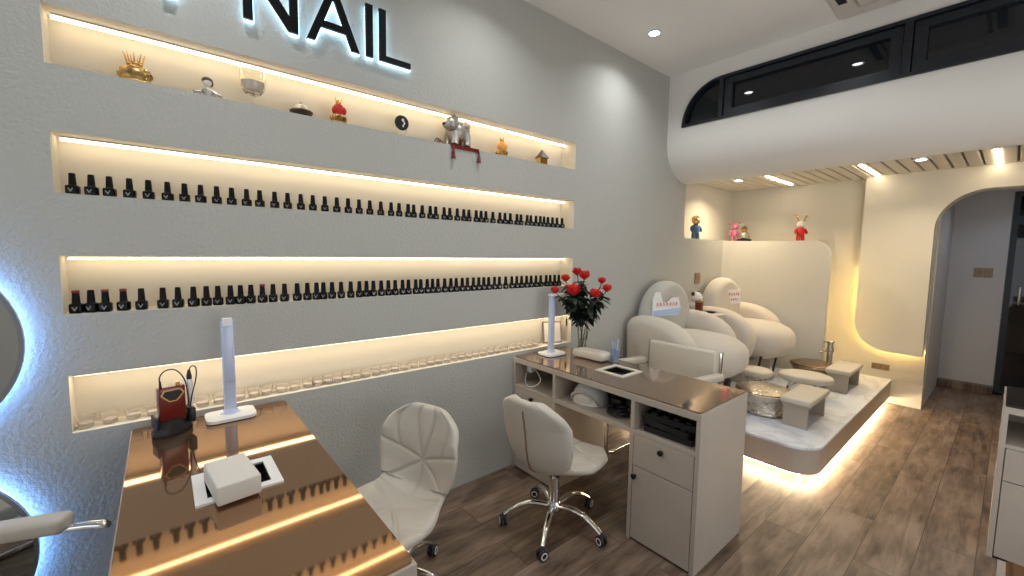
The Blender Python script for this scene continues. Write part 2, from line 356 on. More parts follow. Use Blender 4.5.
# low wall whose top is the display shelf
pw = [(-0.02, 0.24), (0.925, 0.24), (0.925, 1.40)] + arc(0.765, 1.455, 0.16, 0.16, 0, PI/2, 10) + [(-0.02, 1.615)]
b = NB(); plate(b, pw, [], FY(5.10), 0.06)
t = NB(); plate(b, [(-0.24, 0.24), (0.82, 0.24), (0.82, 1.42)] + arc(0.70, 1.485, 0.12, 0.12, 0, PI/2, 6) + [(-0.24, 1.605)], [], FY(5.15), 0.42)
t.free()
r = 0.28; pts = [(-0.02, 5.14)] + [(0, 5.10-r)] + [(r-r*math.cos(k*PI/16), 5.10-r+r*math.sin(k*PI/16)) for k in range(1, 9)] + [(r, 5.14)]
plate(b, pts, [], FZ(0.24), 1.375)
struct(link('wall_partition', b, 'plaster_fine', smooth=True))
# hallway beyond the arch
b = NB(); box(b, (1.50, 5.64, 0), (1.63, YH+0.1, 2.3)); box(b, (XR-0.1, 5.64, 0), (XR+0.0, YH+0.1, 2.3)); struct(link('wall_hallway', b, 'hall'))
b = NB(); plate(b, rect(1.5, XR, 0, 2.3), [rect(2.05, 3.0, 0.0, 2.16)], FY(YH), 0.1); struct(link('wall_hallway_end', b, 'hall'))
b = NB(); box(b, (1.5, 5.6, 2.24), (XR, YH+0.1, 2.32))
for k in range(20): box(b, (1.64+k*0.1, 5.66, 2.215), (1.72+k*0.1, YH, 2.245), 0.003, seg=1)
struct(link('ceiling_hallway', b, 'cream_slat'))
b = NB(); box(b, (1.63, YH-0.09, 0.0), (2.05, YH-0.002, 0.085), 0.006); struct(link('baseboard_hallway', b, 'floor'))
d = NB(); plate(d, rect(2.055, 2.995, 0.02, 2.155), [rect(2.10, 2.95, 0.07, 1.82), rect(2.10, 2.95, 1.90, 2.11)], FY(YH-0.02), 0.08)
dr = struct(link('door_1', d, 'black_frame'))
b = NB(); box(b, (2.09, YH+0.01, 0.06), (2.96, YH+0.02, 2.12)); link('door_pane', b, 'dark_glass', dr)
b = NB(); tube(b, smooth_path([(2.16, YH-0.02, 1.0), (2.16, YH-0.06, 1.0), (2.16, YH-0.06, 1.15), (2.16, YH-0.02, 1.15)], 4), 0.01); link('door_handle', b, 'alu', dr, True)

# ------------------------------------------------------------------ lights that are things
def strip(label, lo_, hi_, m='strip', group=None):
    r_ = thing('led_strip', label, 'light strip', ((lo_[0]+hi_[0])/2, (lo_[1]+hi_[1])/2, lo_[2]), group=group)
    c = r_.location; L_ = [lo_[i]-c[i] for i in range(3)]; H_ = [hi_[i]-c[i] for i in range(3)]
    b_ = NB(); box(b_, L_, H_, 0.002, seg=1); link('diffuser', b_, m, r_)
    b_ = NB(); ax = max(range(3), key=lambda i: hi_[i]-lo_[i])
    L2 = list(L_); H2 = list(H_)
    for i in range(3):
        if i != ax: L2[i] -= 0.003; H2[i] += 0.003
    if ax == 2: L2[1] = H_[1]; H2[1] = H_[1]+0.004
    else: L2[2] = H_[2]; H2[2] = H_[2]+0.004
    box(b_, L2, H2); link('housing', b_, 'alu', r_)
    return r_
nn = ['topmost', 'second', 'third', 'lowest']; why = ['above the ornaments', 'above the upper row of nail polish', 'above the lower row of nail polish', 'above the small glass jars']
for k, (z0, z1, d) in enumerate(NICHES):
    x_ = -d+0.05
    strip('warm light strip in the %s wall niche, %s' % (nn[k], why[k]), (x_-0.008, NL+0.012, z1-0.015), (x_+0.008, NR-0.012, z1-0.006)) if k < 3 else \
    strip('warm light strip tucked under the front edge of the lowest wall niche', (-0.050, NL+0.012, z1-0.0065), (-0.010, NR-0.012, z1-0.0050))
strip('warm vertical light strip behind the rounded edge of the low cream wall', (0.83, 5.175, 0.35), (0.84, 5.19, 1.40), 'strip_gold')
strip('warm vertical light strip behind the lower left edge of the arch wall panel', (1.15, 5.50, 0.85), (1.16, 5.515, 1.35), 'strip_gold')
def bent_strip():
    r_ = thing('led_strip', 'warm light strip curving under the bottom corner of the arch wall panel', 'light strip', (1.37, 5.50, 0.55))
    b_ = NB(); tube(b_, [(x-1.37, 0, z-0.55) for x, z in arc(1.40, 0.82, 0.25, 0.25, PI*1.05, 1.5*PI, 10)] + [(1.60-1.37, 0, 0.57-0.55)], 0.006, 8); link('diffuser', b_, 'strip_gold', r_)
bent_strip()
for xa, w in ((0.455, 'above the red figurine'), (1.19, 'at the left edge of the arch panel'), (1.96, 'over the top of the arch'), (2.75, 'right of the arch top')):
    strip('bright light strip in the slatted ceiling, %s' % w, (xa-0.012, 4.66, 2.236), (xa+0.012, 5.40, 2.246), 'strip_ceiling')
def downlight(x, y, z, label, w, e=1.0, col=(0.93, 0.97, 1.0), spread=2.4):
    r_ = thing('ceiling_downlight', label, 'ceiling light', (x, y, z))
    b_ = NB(); lathe(b_, [(0.034, -0.001), (0.048, -0.001), (0.048, -0.007), (0.036, -0.009), (0.034, -0.003)]); link('trim_ring', b_, 'white_plastic', r_, True)
    b_ = NB(); lathe(b_, [(0, -0.004), (0.035, -0.004), (0.035, -0.002), (0, -0.002)]); link('lens', b_, 'lens', r_)
    area('downlight_lamp', (0, 0, -0.012), 0.07, w, col, parent=r_, shape='DISK', spread=spread)
downlight(0.33, 2.775, CEIL, 'round recessed ceiling light near the left wall corner', DOWN_W)
for x_, y_, l_ in ((1.16, 2.775, 'round recessed ceiling light in front of the dark window, second from left wall'), (1.93, 2.775, 'round recessed ceiling light in front of the dark window, third from left wall'),
                   (0.45, 1.45, 'round recessed ceiling light over the storage desk'), (0.45, 0.1, 'round recessed ceiling light over the bronze topped desk'), (0.45, -1.2, 'round recessed ceiling light over the round mirrors'),
                   (1.6, 1.45, 'round recessed ceiling light over the aisle by the storage desk'), (1.6, 0.0, 'round recessed ceiling light over the camera end of the aisle')):
    downlight(x_, y_, CEIL, l_, DOWN_W)
downlight(0.17, 4.72, 2.244, 'small round light in the slatted ceiling nearest the left wall', 6.5, col=(1, 0.80, 0.52))
downlight(1.56, 4.72, 2.244, 'small round light in the slatted ceiling above the arch shoulder', 6.0, col=(1, 0.82, 0.56))
downlight(2.2, 6.2, 2.214, 'small round light in the hallway ceiling beyond the arch', 1.3, col=(0.7, 0.8, 1.0))

# ------------------------------------------------------------------ ceiling cassette air conditioner
ac = thing('air_conditioner', 'beige ceiling air conditioner panel with a dark slot above the window', 'air conditioner', (1.62, 3.08, CEIL))
b = NB(); plate(b, rect(-0.365, 0.365, -0.44, 0.44), [rect(-0.27, 0.27, -0.34, 0.34)], FZ(-0.022), 0.022); link('frame', b, 'vent_paint', ac)
b = NB(); box(b, (-0.25, -0.32, -0.03), (0.25, 0.32, -0.004), 0.008); link('grille_panel', b, 'vent_paint', ac)
b = NB()
for s in (-1, 1): box(b, (s*0.315-0.022, -0.30, -0.024), (s*0.315+0.022, 0.22, -0.020))
link('air_slot', b, 'black_plastic', ac)

# ------------------------------------------------------------------ sign on the wall
sg = thing('wall_sign', 'large black NAIL letters with pale blue back light above the top niche', 'sign', (0, 0.541, 2.379))
H = 0.242
def poly_letter(polys, y0, nm):
    b_ = NB()
    for P_, holes_ in polys: plate(b_, [(y0+a-0.55, z) for a, z in P_], [[(y0+a-0.55, z) for a, z in h] for h in holes_], FX(0.022), 0.014)
    f = link(nm, b_, 'black_letter', sg)
    b_ = NB()
    for P_, holes_ in polys:
        cx = sum(a for a, z in P_)/len(P_); cz = sum(z for a, z in P_)/len(P_)
        plate(b_, [(y0+a-0.55+0.005, z-0.005) for a, z in P_], [[(y0+a-0.55+0.005, z-0.005) for a, z in h] for h in holes_], FX(0.006), 0.015)
    link('light_backing', b_, 'halo_white', f)
w = 0.034
poly_letter([([(0, 0), (w, 0), (w, H-0.062), (0.166, 0), (0.204, 0), (0.204, H), (0.204-w, H), (0.204-w, 0.062), (0.038, H), (0, H)], [])], 0.306, 'letter')
poly_letter([([(0, 0), (0.036, 0), (0.062, 0.066), (0.170, 0.066), (0.196, 0), (0.232, 0), (0.134, H), (0.098, H)], [[(0.075, 0.096), (0.116, 0.2), (0.157, 0.096)]])], 0.543, 'letter')
poly_letter([([(0, 0), (w, 0), (w, H), (0, H)], [])], 0.807, 'letter')
poly_letter([([(0, 0), (0.165, 0), (0.165, 0.028), (w, 0.028), (w, H), (0, H)], [])], 0.873, 'letter')
poly_letter([([(0.075, 0), (0.109, 0), (0.109, H-0.03), (0.184, H-0.03), (0.184, H), (0, H), (0, H-0.03), (0.075, H-0.03)], [])], -0.016, 'letter')

# ------------------------------------------------------------------ round backlit mirrors
def mirror(yc, zc, rad, label):
    r_ = thing('round_mirror', label, 'mirror', (0, yc, zc), group='round backlit wall mirrors')
    my = Matrix.Rotation(PI/2, 4, 'Y')
    b_ = NB(); lathe(b_, [(0, 0.048), (rad-0.012, 0.048), (rad-0.012, 0.044), (0, 0.044)], seg=64, mtx=my); link('mirror_glass', b_, 'mirror', r_)
    b_ = NB(); lathe(b_, [(rad-0.012, 0.042), (rad-0.012, 0.052), (rad, 0.052), (rad, 0.036), (rad-0.03, 0.036), (rad-0.012, 0.042)], seg=64, mtx=my); link('rim', b_, 'mirror_frame', r_, True)
    b_ = NB(); lathe(b_, [(rad-0.03, 0.003), (rad-0.03, 0.035), (rad-0.012, 0.035), (rad-0.012, 0.003), (rad-0.03, 0.003)], seg=64, mtx=my); link('halo_light', b_, 'halo_blue', r_, True)
mirror(-0.695, 1.135, 0.34, 'upper round wall mirror with blue white glow around its edge')
mirror(-0.70, 0.435, 0.34, 'lower round wall mirror with blue white glow around its edge')

# ------------------------------------------------------------------ nail polish bottles
def ypix(us, x, zref):
    """positions along the shelf measured in the photograph, turned into metres on the shelf"""
    out = []
    for u in us:
        k = (u-512)/F_PX
        # solve (C + t*d).x = x for a ray with z fixed: use plane x, height zref
        # p = C + t (fw + rt*k - upv*v); unknown v from z
        lo_, hi_ = -2.0, 2.0
        for _ in range(50):
            v_ = (lo_+hi_)/2; dd = fw + rt*k - upv*v_; t_ = (x-2.10382)/dd.x; z_ = 1.44951+t_*dd.z
            if z_ > zref: lo_ = v_
            else: hi_ = v_
        out.append(t_*dd.y)
    return out
U2 = [73, 92, 110, 130, 149, 168, 185, 201, 217, 232, 247, 260, 275, 288, 301, 313, 325, 337, 348, 359, 370, 381, 391, 399, 408, 414, 422, 430, 436, 444, 450, 457, 464, 469, 476, 481, 486, 493, 500, 505, 510, 517, 521, 527, 531, 536, 540, 544, 548, 552.5, 557, 561.6]
U3 = [76.6, 91.6, 106, 124, 142, 163.5, 178.5, 194, 207, 218.5, 231, 241, 251.5, 263, 273.5, 285, 297.5, 308, 317, 324, 332.5, 341.5, 351, 359.7, 367, 374, 381.5, 389, 395.6, 403, 409, 416, 421, 427.5, 433, 438, 445, 451, 456.5, 462.5, 468, 473.5, 479, 484, 489, 495, 500, 506, 512, 517, 522, 527, 531.6, 536, 541, 546.6, 550.6, 554.7, 558.8]
random.seed(11)
def bottle_proto(capm, label, group):
    r_ = thing('nail_polish_bottle', label, 'nail polish bottle', (0, 0, 0), group=group)
    b_ = NB(); box(b_, (-0.0125, -0.0145, 0), (0.0125, 0.0145, 0.031), 0.005, seg=3)
    lathe(b_, [(0.011, 0.030), (0.009, 0.035), (0.0075, 0.037)], seg=12)
    t_ = NB()   # pale printed chevron on the front
    plate(b_, [(-0.007, 0.021), (-0.004, 0.021), (0, 0.013), (0.004, 0.021), (0.007, 0.021), (0.001, 0.008), (-0.001, 0.008)], [], FX(0.0126), 0.0006, mi=1); t_.free()
    link('bottle_body', b_, ['bottle', 'mark'], r_, True)
    b_ = NB(); lathe(b_, [(0, 0.034), (0.0095, 0.034), (0.0078, 0.070), (0.0068, 0.073), (0, 0.073)], seg=14); cp_ = link('cap', b_, 'cap', r_, True)
    if capm == 'cap_red':
        b_ = NB(); lathe(b_, [(0.0092, 0.0655), (0.0086, 0.0735), (0, 0.0745)], seg=14); link('red_tip', b_, 'cap_red', cp_, True)
    return r_
pb = None; pr_ = None
for k, y in enumerate(ypix(U2, -0.03, 1.64)):
    lab = 'black nail polish bottle with black cap in the upper of the two polish rows'
    if pb is None: pb = bottle_proto('cap', lab, 'nail polish bottles on the second niche shelf'); o = pb
    else: o = dup(pb)
    o.scale = (1.15, 1.15, 1.0)
    o.location = (-0.030+random.uniform(-.003, .003), y, 1.6285); o.rotation_euler = (0, 0, random.uniform(-.25, .1)-0.3)
pc = None; REDS = {0: 'leftmost', 2: 'third from left', 3: 'fourth from left', 13: 'alone farther right'}
for k, y in enumerate(ypix(U3, -0.03, 1.22)):
    if k in REDS:
        lab = 'red tipped nail polish bottle in the lower polish row, %s' % REDS[k]
        if pr_ is None: pr_ = bottle_proto('cap_red', lab, 'red capped bottles on the third niche shelf'); o = pr_
        else: o = dup(pr_, label=lab)
    else:
        if pc is None: pc = bottle_proto('cap', 'black nail polish bottle with black cap in the lower of the two polish rows', 'nail polish bottles on the third niche shelf'); o = pc
        else: o = dup(pc)
    o.scale = (1.2, 1.2, 1.12)
    o.location = (-0.034+random.uniform(-.003, .003), y, 1.2085); o.rotation_euler = (0, 0, random.uniform(-.25, .1)-0.3)
U4 = [86, 110, 133.4, 154, 172, 202.5, 220, 239, 254, 267, 281, 295, 308, 318, 328, 338, 347, 356.6, 365.6, 376, 385, 395, 404, 414, 423, 431, 439, 447, 455, 462, 469, 476, 483, 491, 497.5, 505, 512.5, 518, 524, 530, 535]
pj = None
for k, y in enumerate(ypix(U4, -0.045, 0.80)):
    if pj is None:
        pj = thing('glass_jar', 'small clear glass jar of pale gel in the lowest wall niche', 'jar', group='glass jars in the lowest niche')
        b = NB(); lathe(b, [(0, 0.0), (0.017, 0.0), (0.021, 0.004), (0.026, 0.042), (0.0242, 0.042), (0.019, 0.007), (0, 0.006)], seg=20); link('jar_glass', b, 'jar_glass', pj, True)
        b = NB(); lathe(b, [(0, 0.0075), (0.0175, 0.0085), (0.0195, 0.020), (0, 0.021)], seg=16); link('gel', b, 'gel', pj, True)
        o = pj
    else: o = dup(pj)
    o.location = (-0.045+random.uniform(-.004, .004), y, 0.7835)

# ------------------------------------------------------------------ ornaments in the top niche
ZN = 2.0525
def orn(name, label, cat, y, x=-0.055): return thing(name, label, cat, (x, y, ZN))
o = orn('golden_ornament', 'spiky gold ornament under a crown at the left of the top niche', 'ornament', -0.045); o.scale = (1, 1.0, 1.15)
b = NB(); ell(b, (0, 0, 0.03), (0.03, 0.042, 0.03)); [ell(b, (0.01*math.cos(a), 0.04*math.cos(a), 0.03+0.022*math.sin(a)), (0.012, 0.012, 0.012), 8, 6) for a in [k*PI/5 for k in range(11)]]
box(b, (-0.03, -0.045, 0), (0.03, 0.045, 0.012), 0.004); link('body', b, 'old_gold', o, True)
b = NB()
for k in range(9):
    a = 2*PI*k/9; cyl(b, (0.016*math.cos(a), 0.02*math.sin(a), 0.062), (0.022*math.cos(a), 0.032*math.sin(a), 0.098), 0.0035, 0.0008, 6)
tube(b, [(0.016*math.cos(a), 0.02*math.sin(a), 0.064) for a in [2*PI*k/16 for k in range(16)]], 0.004, 6, closed=True)
link('crown', b, 'gold', o, True)
o = orn('seated_figurine', 'small dark haired silver figurine with spread arms in the top niche', 'figurine', 0.175)
b = NB(); ell(b, (0, 0, 0.025), (0.018, 0.020, 0.026)); 
for s in (-1, 1): tube(b, smooth_path([(0, s*0.014, 0.036), (0.008, s*0.032, 0.022), (0.012, s*0.048, 0.018)], 3), 0.006, 8); ell(b, (0.014, s*0.024, 0.008), (0.022, 0.010, 0.008), 12, 8)
link('body', b, 'old_silver', o, True)
b = NB(); ell(b, (0, 0, 0.066), (0.016, 0.015, 0.017)); link('head', b, 'plush', o, True)
b = NB(); ell(b, (-0.003, 0, 0.074), (0.019, 0.019, 0.014)); ell(b, (-0.006, 0.013, 0.066), (0.010, 0.008, 0.014)); link('hair', b, 'dark_brown', o, True)
o = orn('glass_goblet', 'wide clear glass goblet on a thin stem in the top niche', 'goblet', 0.335)
b = NB(); lathe(b, [(0, 0), (0.030, 0.001), (0.006, 0.008), (0.004, 0.045), (0.030, 0.060), (0.046, 0.085), (0.050, 0.125), (0.046, 0.16), (0.044, 0.16), (0.047, 0.125), (0.043, 0.088), (0.028, 0.064), (0, 0.055)], seg=32)
link('goblet_glass', b, 'clear_glass', o, True)
b = NB(); lathe(b, [(0, 0.070), (0.030, 0.073), (0.042, 0.09), (0.0445, 0.106), (0, 0.108)], seg=28); link('filling', b, 'gel', o, True)
o = orn('covered_dish', 'low dark bronze dish with a silver lid in the top niche', 'dish', 0.525)
b = NB(); lathe(b, [(0, 0.001), (0.02, 0.001), (0.045, 0.016), (0.050, 0.026), (0.044, 0.032), (0, 0.034)], seg=24); link('dish_body', b, 'dark_brown', o, True)
b = NB(); lathe(b, [(0.038, 0.031), (0.030, 0.048), (0.016, 0.058), (0.006, 0.060), (0.007, 0.068), (0, 0.071)], seg=20); link('lid', b, 'old_silver', o, True)
def lucky(y, bodym, headm, label, name, x=-0.05, s=1.0, z=ZN):
    o_ = thing(name, label, 'ornament', (x, y, z)); o_.scale = (s, s, s)
    b_ = NB()
    lathe(b_, [(0, 0), (0.036, 0.0), (0.040, 0.008), (0.028, 0.02), (0.034, 0.034), (0.030, 0.044), (0, 0.046)], seg=18)
    for k in range(8): a = 2*PI*k/8; ell(b_, (0.033*math.cos(a), 0.033*math.sin(a), 0.028), (0.008, 0.008, 0.012), 8, 6)
    link('base', b_, bodym, o_, True)
    b_ = NB(); lathe(b_, [(0, 0.044), (0.024, 0.044), (0.030, 0.064), (0.024, 0.086), (0.012, 0.098), (0, 0.1)], seg=16); ell(b_, (0.012, 0.022, 0.066), (0.012, 0.012, 0.018), 10, 8); ell(b_, (0.012, -0.022, 0.066), (0.012, 0.012, 0.018), 10, 8)
    link('figure', b_, headm, o_, True)
    b_ = NB(); ell(b_, (0, 0, 0.104), (0.012, 0.014, 0.014), 10, 8); cyl(b_, (0, 0.01, 0.108), (0, 0.016, 0.13), 0.005, 0.001, 6); cyl(b_, (0, -0.01, 0.108), (0, -0.016, 0.13), 0.005, 0.001, 6); link('crest', b_, 'gold', o_, True)
    return o_
lucky(0.69, 'old_gold', 'red', 'red figure with gold crest on an antique gold stand in the top niche', 'lucky_figurine')
o = thing('disc_ornament', 'round black disc ornament with a small white figure in the top niche', 'ornament', (-0.055, 1.02, ZN))
my = Matrix.Translation((0, 0, 0.078)) @ Matrix.Rotation(PI/2, 4, 'Y')
b = NB(); lathe(b, [(0, -0.008), (0.035, -0.008), (0.039, -0.003), (0.039, 0.003), (0.035, 0.008), (0, 0.008)], seg=32, mtx=my); link('disc', b, 'black_plastic', o, True)
b = NB(); box(b, (-0.02, -0.03, 0), (0.02, 0.03, 0.008), 0.003); 
for s in (-1, 1): tube(b, [(0, s*0.022, 0.006), (0, s*0.026, 0.03), (-0.004, s*0.03, 0.06)], 0.003, 6)
link('stand', b, 'clear_glass', o, True)
b = NB(); ell(b, (0.010, 0.002, 0.09), (0.003, 0.007, 0.008), 10, 8); tube(b, smooth_path([(0.010, 0.004, 0.085), (0.010, 0.012, 0.075), (0.010, 0.002, 0.062), (0.010, 0.006, 0.055)], 4), 0.0035, 6); link('white_figure', b, 'white_plastic', o, True)
# big beast
o = thing('lion_statue', 'large silver lion-like lucky statue on a red mat with tassels in the top niche', 'statue', (-0.06, 1.365, ZN+0.006)); o.scale = (1.18, 1.12, 1.16)
b = NB(); ell(b, (-0.01, 0.008, 0.078), (0.046, 0.062, 0.050), p=2.2)
for sx in (-1, 1):
    for y in (-0.026, 0.05): tube(b, smooth_path([(-0.01+sx*0.026, y, 0.07), (-0.006+sx*0.030, y+0.004, 0.035), (sx*0.030, y-0.004, 0.004)], 3), [0.022]*3+[0.019]*3+[0.021], 10)
for k in range(10): ell(b, (0.02*math.cos(k), 0.012+0.045*math.sin(k*1.3), 0.10+0.012*math.cos(k*2)), (0.016, 0.016, 0.014), 8, 6)
tube(b, smooth_path([(-0.02, 0.066, 0.08), (-0.02, 0.088, 0.10), (-0.02, 0.078, 0.135), (-0.02, 0.062, 0.14)], 4), 0.010, 8); link('body', b, 'old_silver', o, True)
b = NB(); ell(b, (0.012, -0.040, 0.106), (0.038, 0.038, 0.036)); ell(b, (0.020, -0.070, 0.096), (0.024, 0.022, 0.018)); 
for k in range(9): a = 2*PI*k/9; ell(b, (-0.0+0.036*math.cos(a), -0.020, 0.108+0.036*math.sin(a)), (0.015, 0.013, 0.015), 8, 6)
for s in (-1, 1): cyl(b, (0.012+s*0.02, -0.036, 0.13), (0.012+s*0.026, -0.030, 0.155), 0.008, 0.001, 8)
h = link('head', b, 'old_silver', o, True)
b = NB(); ell(b, (0.022, -0.088, 0.098), (0.014, 0.008, 0.008), 10, 8); ell(b, (0.03, -0.058, 0.122), (0.005, 0.005, 0.005), 8, 6); link('snout', b, 'black_plastic', h, True)
b = NB(); ell(b, (0.0, 0.008, 0.045), (0.03, 0.035, 0.02)); link('belly_gilding', b, 'old_gold', o, True)
mt_ = thing('red_mat', 'red satin mat hanging over the niche edge with two tassels', 'mat', (-0.045, 1.38, ZN))
b = NB(); box(b, (-0.05, -0.09, 0.0005), (0.047, 0.105, 0.005), 0.002); box(b, (0.0455, -0.09, -0.016), (0.052, 0.105, 0.005), 0.002); link('cloth', b, 'red_enamel', mt_)
for y in (-0.09+0.012, 0.098):
    b = NB(); lathe(b, [(0, 0), (0.004, -0.002), (0.007, -0.012), (0.005, -0.018), (0.009, -0.028), (0.013, -0.065), (0, -0.066)], (0.058, y, -0.012), 12); cyl(b, (0.052, y, 0.003), (0.058, y, -0.014), 0.002); link('tassel', b, 'red_enamel', mt_, True)
o = thing('red_bow', 'small red knotted cord lying at the left foot of the lion statue', 'cord', (-0.03, 1.235, ZN))
b = NB(); tube(b, smooth_path([(0, -0.03, 0.012), (0, -0.012, 0.03), (0, 0.004, 0.014), (0, -0.012, 0.004), (0.0, -0.004, 0.026), (0, 0.022, 0.010), (0, 0.034, 0.004)], 5), 0.0035, 8); link('cord_loop', b, 'red_enamel', o, True)
lucky(1.70, 'old_gold', 'orange', 'orange glazed figure on a gold stand near the right of the top niche', 'lucky_figurine')
o = thing('house_ornament', 'small gold house ornament with a dark peaked roof at the right of the top niche', 'ornament', (-0.05, 2.055, ZN))
b = NB()
for y in (-0.03, -0.01, 0.01, 0.03): cyl(b, (0.018, y, 0), (0.018, y, 0.05), 0.005, seg=8)
box(b, (-0.02, -0.032, 0.0), (0.012, 0.032, 0.052)); box(b, (-0.025, -0.04, 0), (0.025, 0.04, 0.008), 0.002); link('walls', b, 'gold', o)
b = NB(); lathe(b, [(0, 0.046), (0.052, 0.048), (0.046, 0.056), (0.024, 0.078), (0.006, 0.1), (0, 0.108)], seg=4, mtx=Matrix.Rotation(PI/4, 4, 'Z')); link('roof', b, 'dark_brown', o)

# framed thing at the right end of the lowest niche
o = thing('picture_holder', 'clear tilted photo holder with a wooden edge at the right end of the lowest niche', 'photo holder', (-0.05, 2.20, 0.7835), -0.35)
mt2 = Matrix.Rotation(-0.14, 4, 'Y')
b = NB(); plate(b, rect(-0.075, 0.075, 0.0, 0.16), [rect(-0.066, 0.066, 0.010, 0.15)], FX(0), 0.010); bmesh.ops.transform(b, matrix=mt2, verts=b.verts); link('frame', b, 'brown_socket', o)
b = NB(); box(b, (0.001, -0.066, 0.010), (0.008, 0.066, 0.15)); bmesh.ops.transform(b, matrix=mt2, verts=b.verts); link('picture', b, 'gel', o)
o = thing('hanging_tool', 'thin black tool hanging inside the right end of the lowest niche', 'tool', (-0.04, 2.3425, 0.93))
b = NB(); ell(b, (0, -0.006, 0.0), (0.008, 0.003, 0.035), 10, 10); cyl(b, (0, -0.006, 0.03), (0, -0.006, 0.05), 0.0015, seg=6); link('tool_body', b, 'black_plastic', o, True)

# ------------------------------------------------------------------ desk 1 (bronze mirror top)
DH = 0.76
def desk_tray(par, x0, x1, y0, y1, z, rim='white_plastic', depth=0.05):
    b_ = NB(); plate(b_, rect(x0, x1, y0, y1), [rect(x0+0.028, x1-0.028, y0+0.028, y1-0.028)], FZ(z-0.004), 0.010); t_ = link('tray_rim', b_, rim, par)
    b_ = NB(); plate(b_, rect(x0+0.024, x1-0.024, y0+0.024, y1-0.024), [rect(x0+0.028, x1-0.028, y0+0.028, y1-0.028)], FZ(z-depth), depth)
    box(b_, (x0+0.024, y0+0.024, z-depth-0.004), (x1-0.024, y1-0.024, z-depth)); link('tray_well', b_, 'inner_black', t_)
d1 = thing('manicure_desk', 'manicure desk with a coppery mirrored glass top in the foreground', 'desk', (0, 0.147, 0))
X1 = 1.30; Y0, Y1 = -0.262, 0.262
hole = rect(0.595, 0.742, -0.085, 0.080)
b = NB(); plate(b, rrect(0.015, X1-0.008, Y0+0.004, Y1-0.004, 0.012, 3), [hole], FZ(DH-0.006), 0.007); link('glass_top', b, 'bronze_glass', d1)
b = NB(); plate(b, rect(0.01, X1, Y0, Y1), [hole], FZ(DH-0.036), 0.030); link('top_board', b, 'taupe', d1)
desk_tray(d1, 0.570, 0.766, -0.106, 0.104, DH+0.001)
b = NB(); box(b, (0.02, Y0+0.01, 0.0), (0.04, Y1-0.01, DH-0.036)); box(b, (0.36, Y0+0.01, 0.0), (0.378, Y1-0.01, DH-0.036)); box(b, (0.02, Y1-0.03, 0.0), (0.37, Y1-0.012, DH-0.036)); link('side_cabinet', b, 'taupe', d1)
b = NB(); box(b, (0.93, Y0+0.01, 0.0), (0.948, Y1-0.01, DH-0.036)); box(b, (X1-0.02, Y0+0.008, 0), (X1-0.002, Y1-0.008, DH-0.036)); box(b, (0.93, Y1-0.03, 0), (X1-0.004, Y1-0.012, DH-0.036)); link('side_cabinet', b, 'taupe', d1)
# towel box in the tray
o = thing('tissue_box', 'white folded towel pad propped over the tray on the coppery desk', 'towel', (0.71, 0.128, DH+0.008), 0.10)
b = NB(); box(b, (-0.085, -0.052, 0.0), (0.095, 0.052, 0.054), 0.005, seg=3); link('pad', b, 'towel', o, True)
# desk lamp type
def lamp(loc, rz, label, head):
    r_ = thing('desk_lamp', label, 'desk lamp', loc, rz)
    b_ = NB(); plate(b_, rrect(-0.055, 0.075, -0.085, 0.085, 0.03, 6), [], FZ(0.003), 0.012); bmesh.ops.bevel(b_, geom=[e for e in b_.edges if e.is_boundary or abs(e.calc_face_angle(0)) > 1], offset=0.004, segments=2, affect='EDGES')
    bs = link('base', b_, 'white_plastic', r_, True)
    b_ = NB(); plate(b_, rrect(-0.048, 0.068, -0.078, 0.078, 0.026, 6), [], FZ(0.0), 0.003); link('base_pad', b_, 'rubber', bs)
    b_ = NB(); box(b_, (-0.012, -0.021, 0.014), (0.012, 0.021, 0.40), 0.004); lathe(b_, [(0.034, 0.014), (0.026, 0.02), (0.02, 0.034), (0.012, 0.04)], (0, 0, 0), 20, sx=0.7, sy=1.1); link('column', b_, 'lamp_plastic', r_, True)
    if head:
        b_ = NB(); box(b_, (-0.016, -0.025, 0.398), (0.016, 0.21, 0.412), 0.004); hd = link('lamp_head', b_, 'white_plastic', r_, True)
        b_ = NB(); box(b_, (-0.011, 0.01, 0.396), (0.011, 0.20, 0.3985)); link('led_panel', b_, 'white_paper', hd)
    else:
        b_ = NB(); box(b_, (0.012, -0.019, 0.15), (0.021, 0.019, 0.392), 0.003); hd = link('lamp_head', b_, 'lamp_plastic', r_, True)
        b_ = NB(); box(b_, (-0.010, -0.016, 0.376), (0.0225, 0.016, 0.408), 0.003); link('hinge', b_, 'white_plastic', hd)
    return r_
lamp((0.085, 0.192, DH+0.001), 0, 'white upright desk lamp folded flat, on the coppery desk', False)
# e-file machine
o = thing('nail_drill_machine', 'red nail drill machine with gold trimmed black face in a black stand', 'nail drill', (0.135, 0.006, DH+0.001), 0.25)
b = NB()
lathe(b, [(0, 0), (0.072, 0), (0.074, 0.012), (0.062, 0.034), (0.052, 0.052), (0.03, 0.054), (0, 0.054)], seg=8, sx=0.62, sy=1.0, mtx=Matrix.Rotation(PI/8, 4, 'Z')); box(b, (-0.03, -0.055, 0.03), (0.034, -0.045, 0.075), 0.004); box(b, (-0.03, 0.045, 0.03), (0.034, 0.066, 0.085), 0.006)
link('stand', b, 'black_plastic', o, True)
b = NB(); box(b, (-0.016, -0.040, 0.045), (0.018, 0.040, 0.175), 0.004); dm = link('housing', b, 'red_enamel', o, True)
hexo = [(-0.036, 0.150), (-0.026, 0.166), (0.026, 0.166), (0.036, 0.150), (0.012, 0.122), (-0.012, 0.122)]
b = NB(); plate(b, hexo, [[(a*0.86, 0.147+(z-0.147)*0.84) for a, z in hexo]], FX(0.018), 0.0025); link('gold_trim', b, 'gold', dm)
b = NB(); plate(b, [(a*0.88, 0.147+(z-0.147)*0.86) for a, z in hexo], [], FX(0.018), 0.0015); link('display_face', b, 'black_plastic', dm)
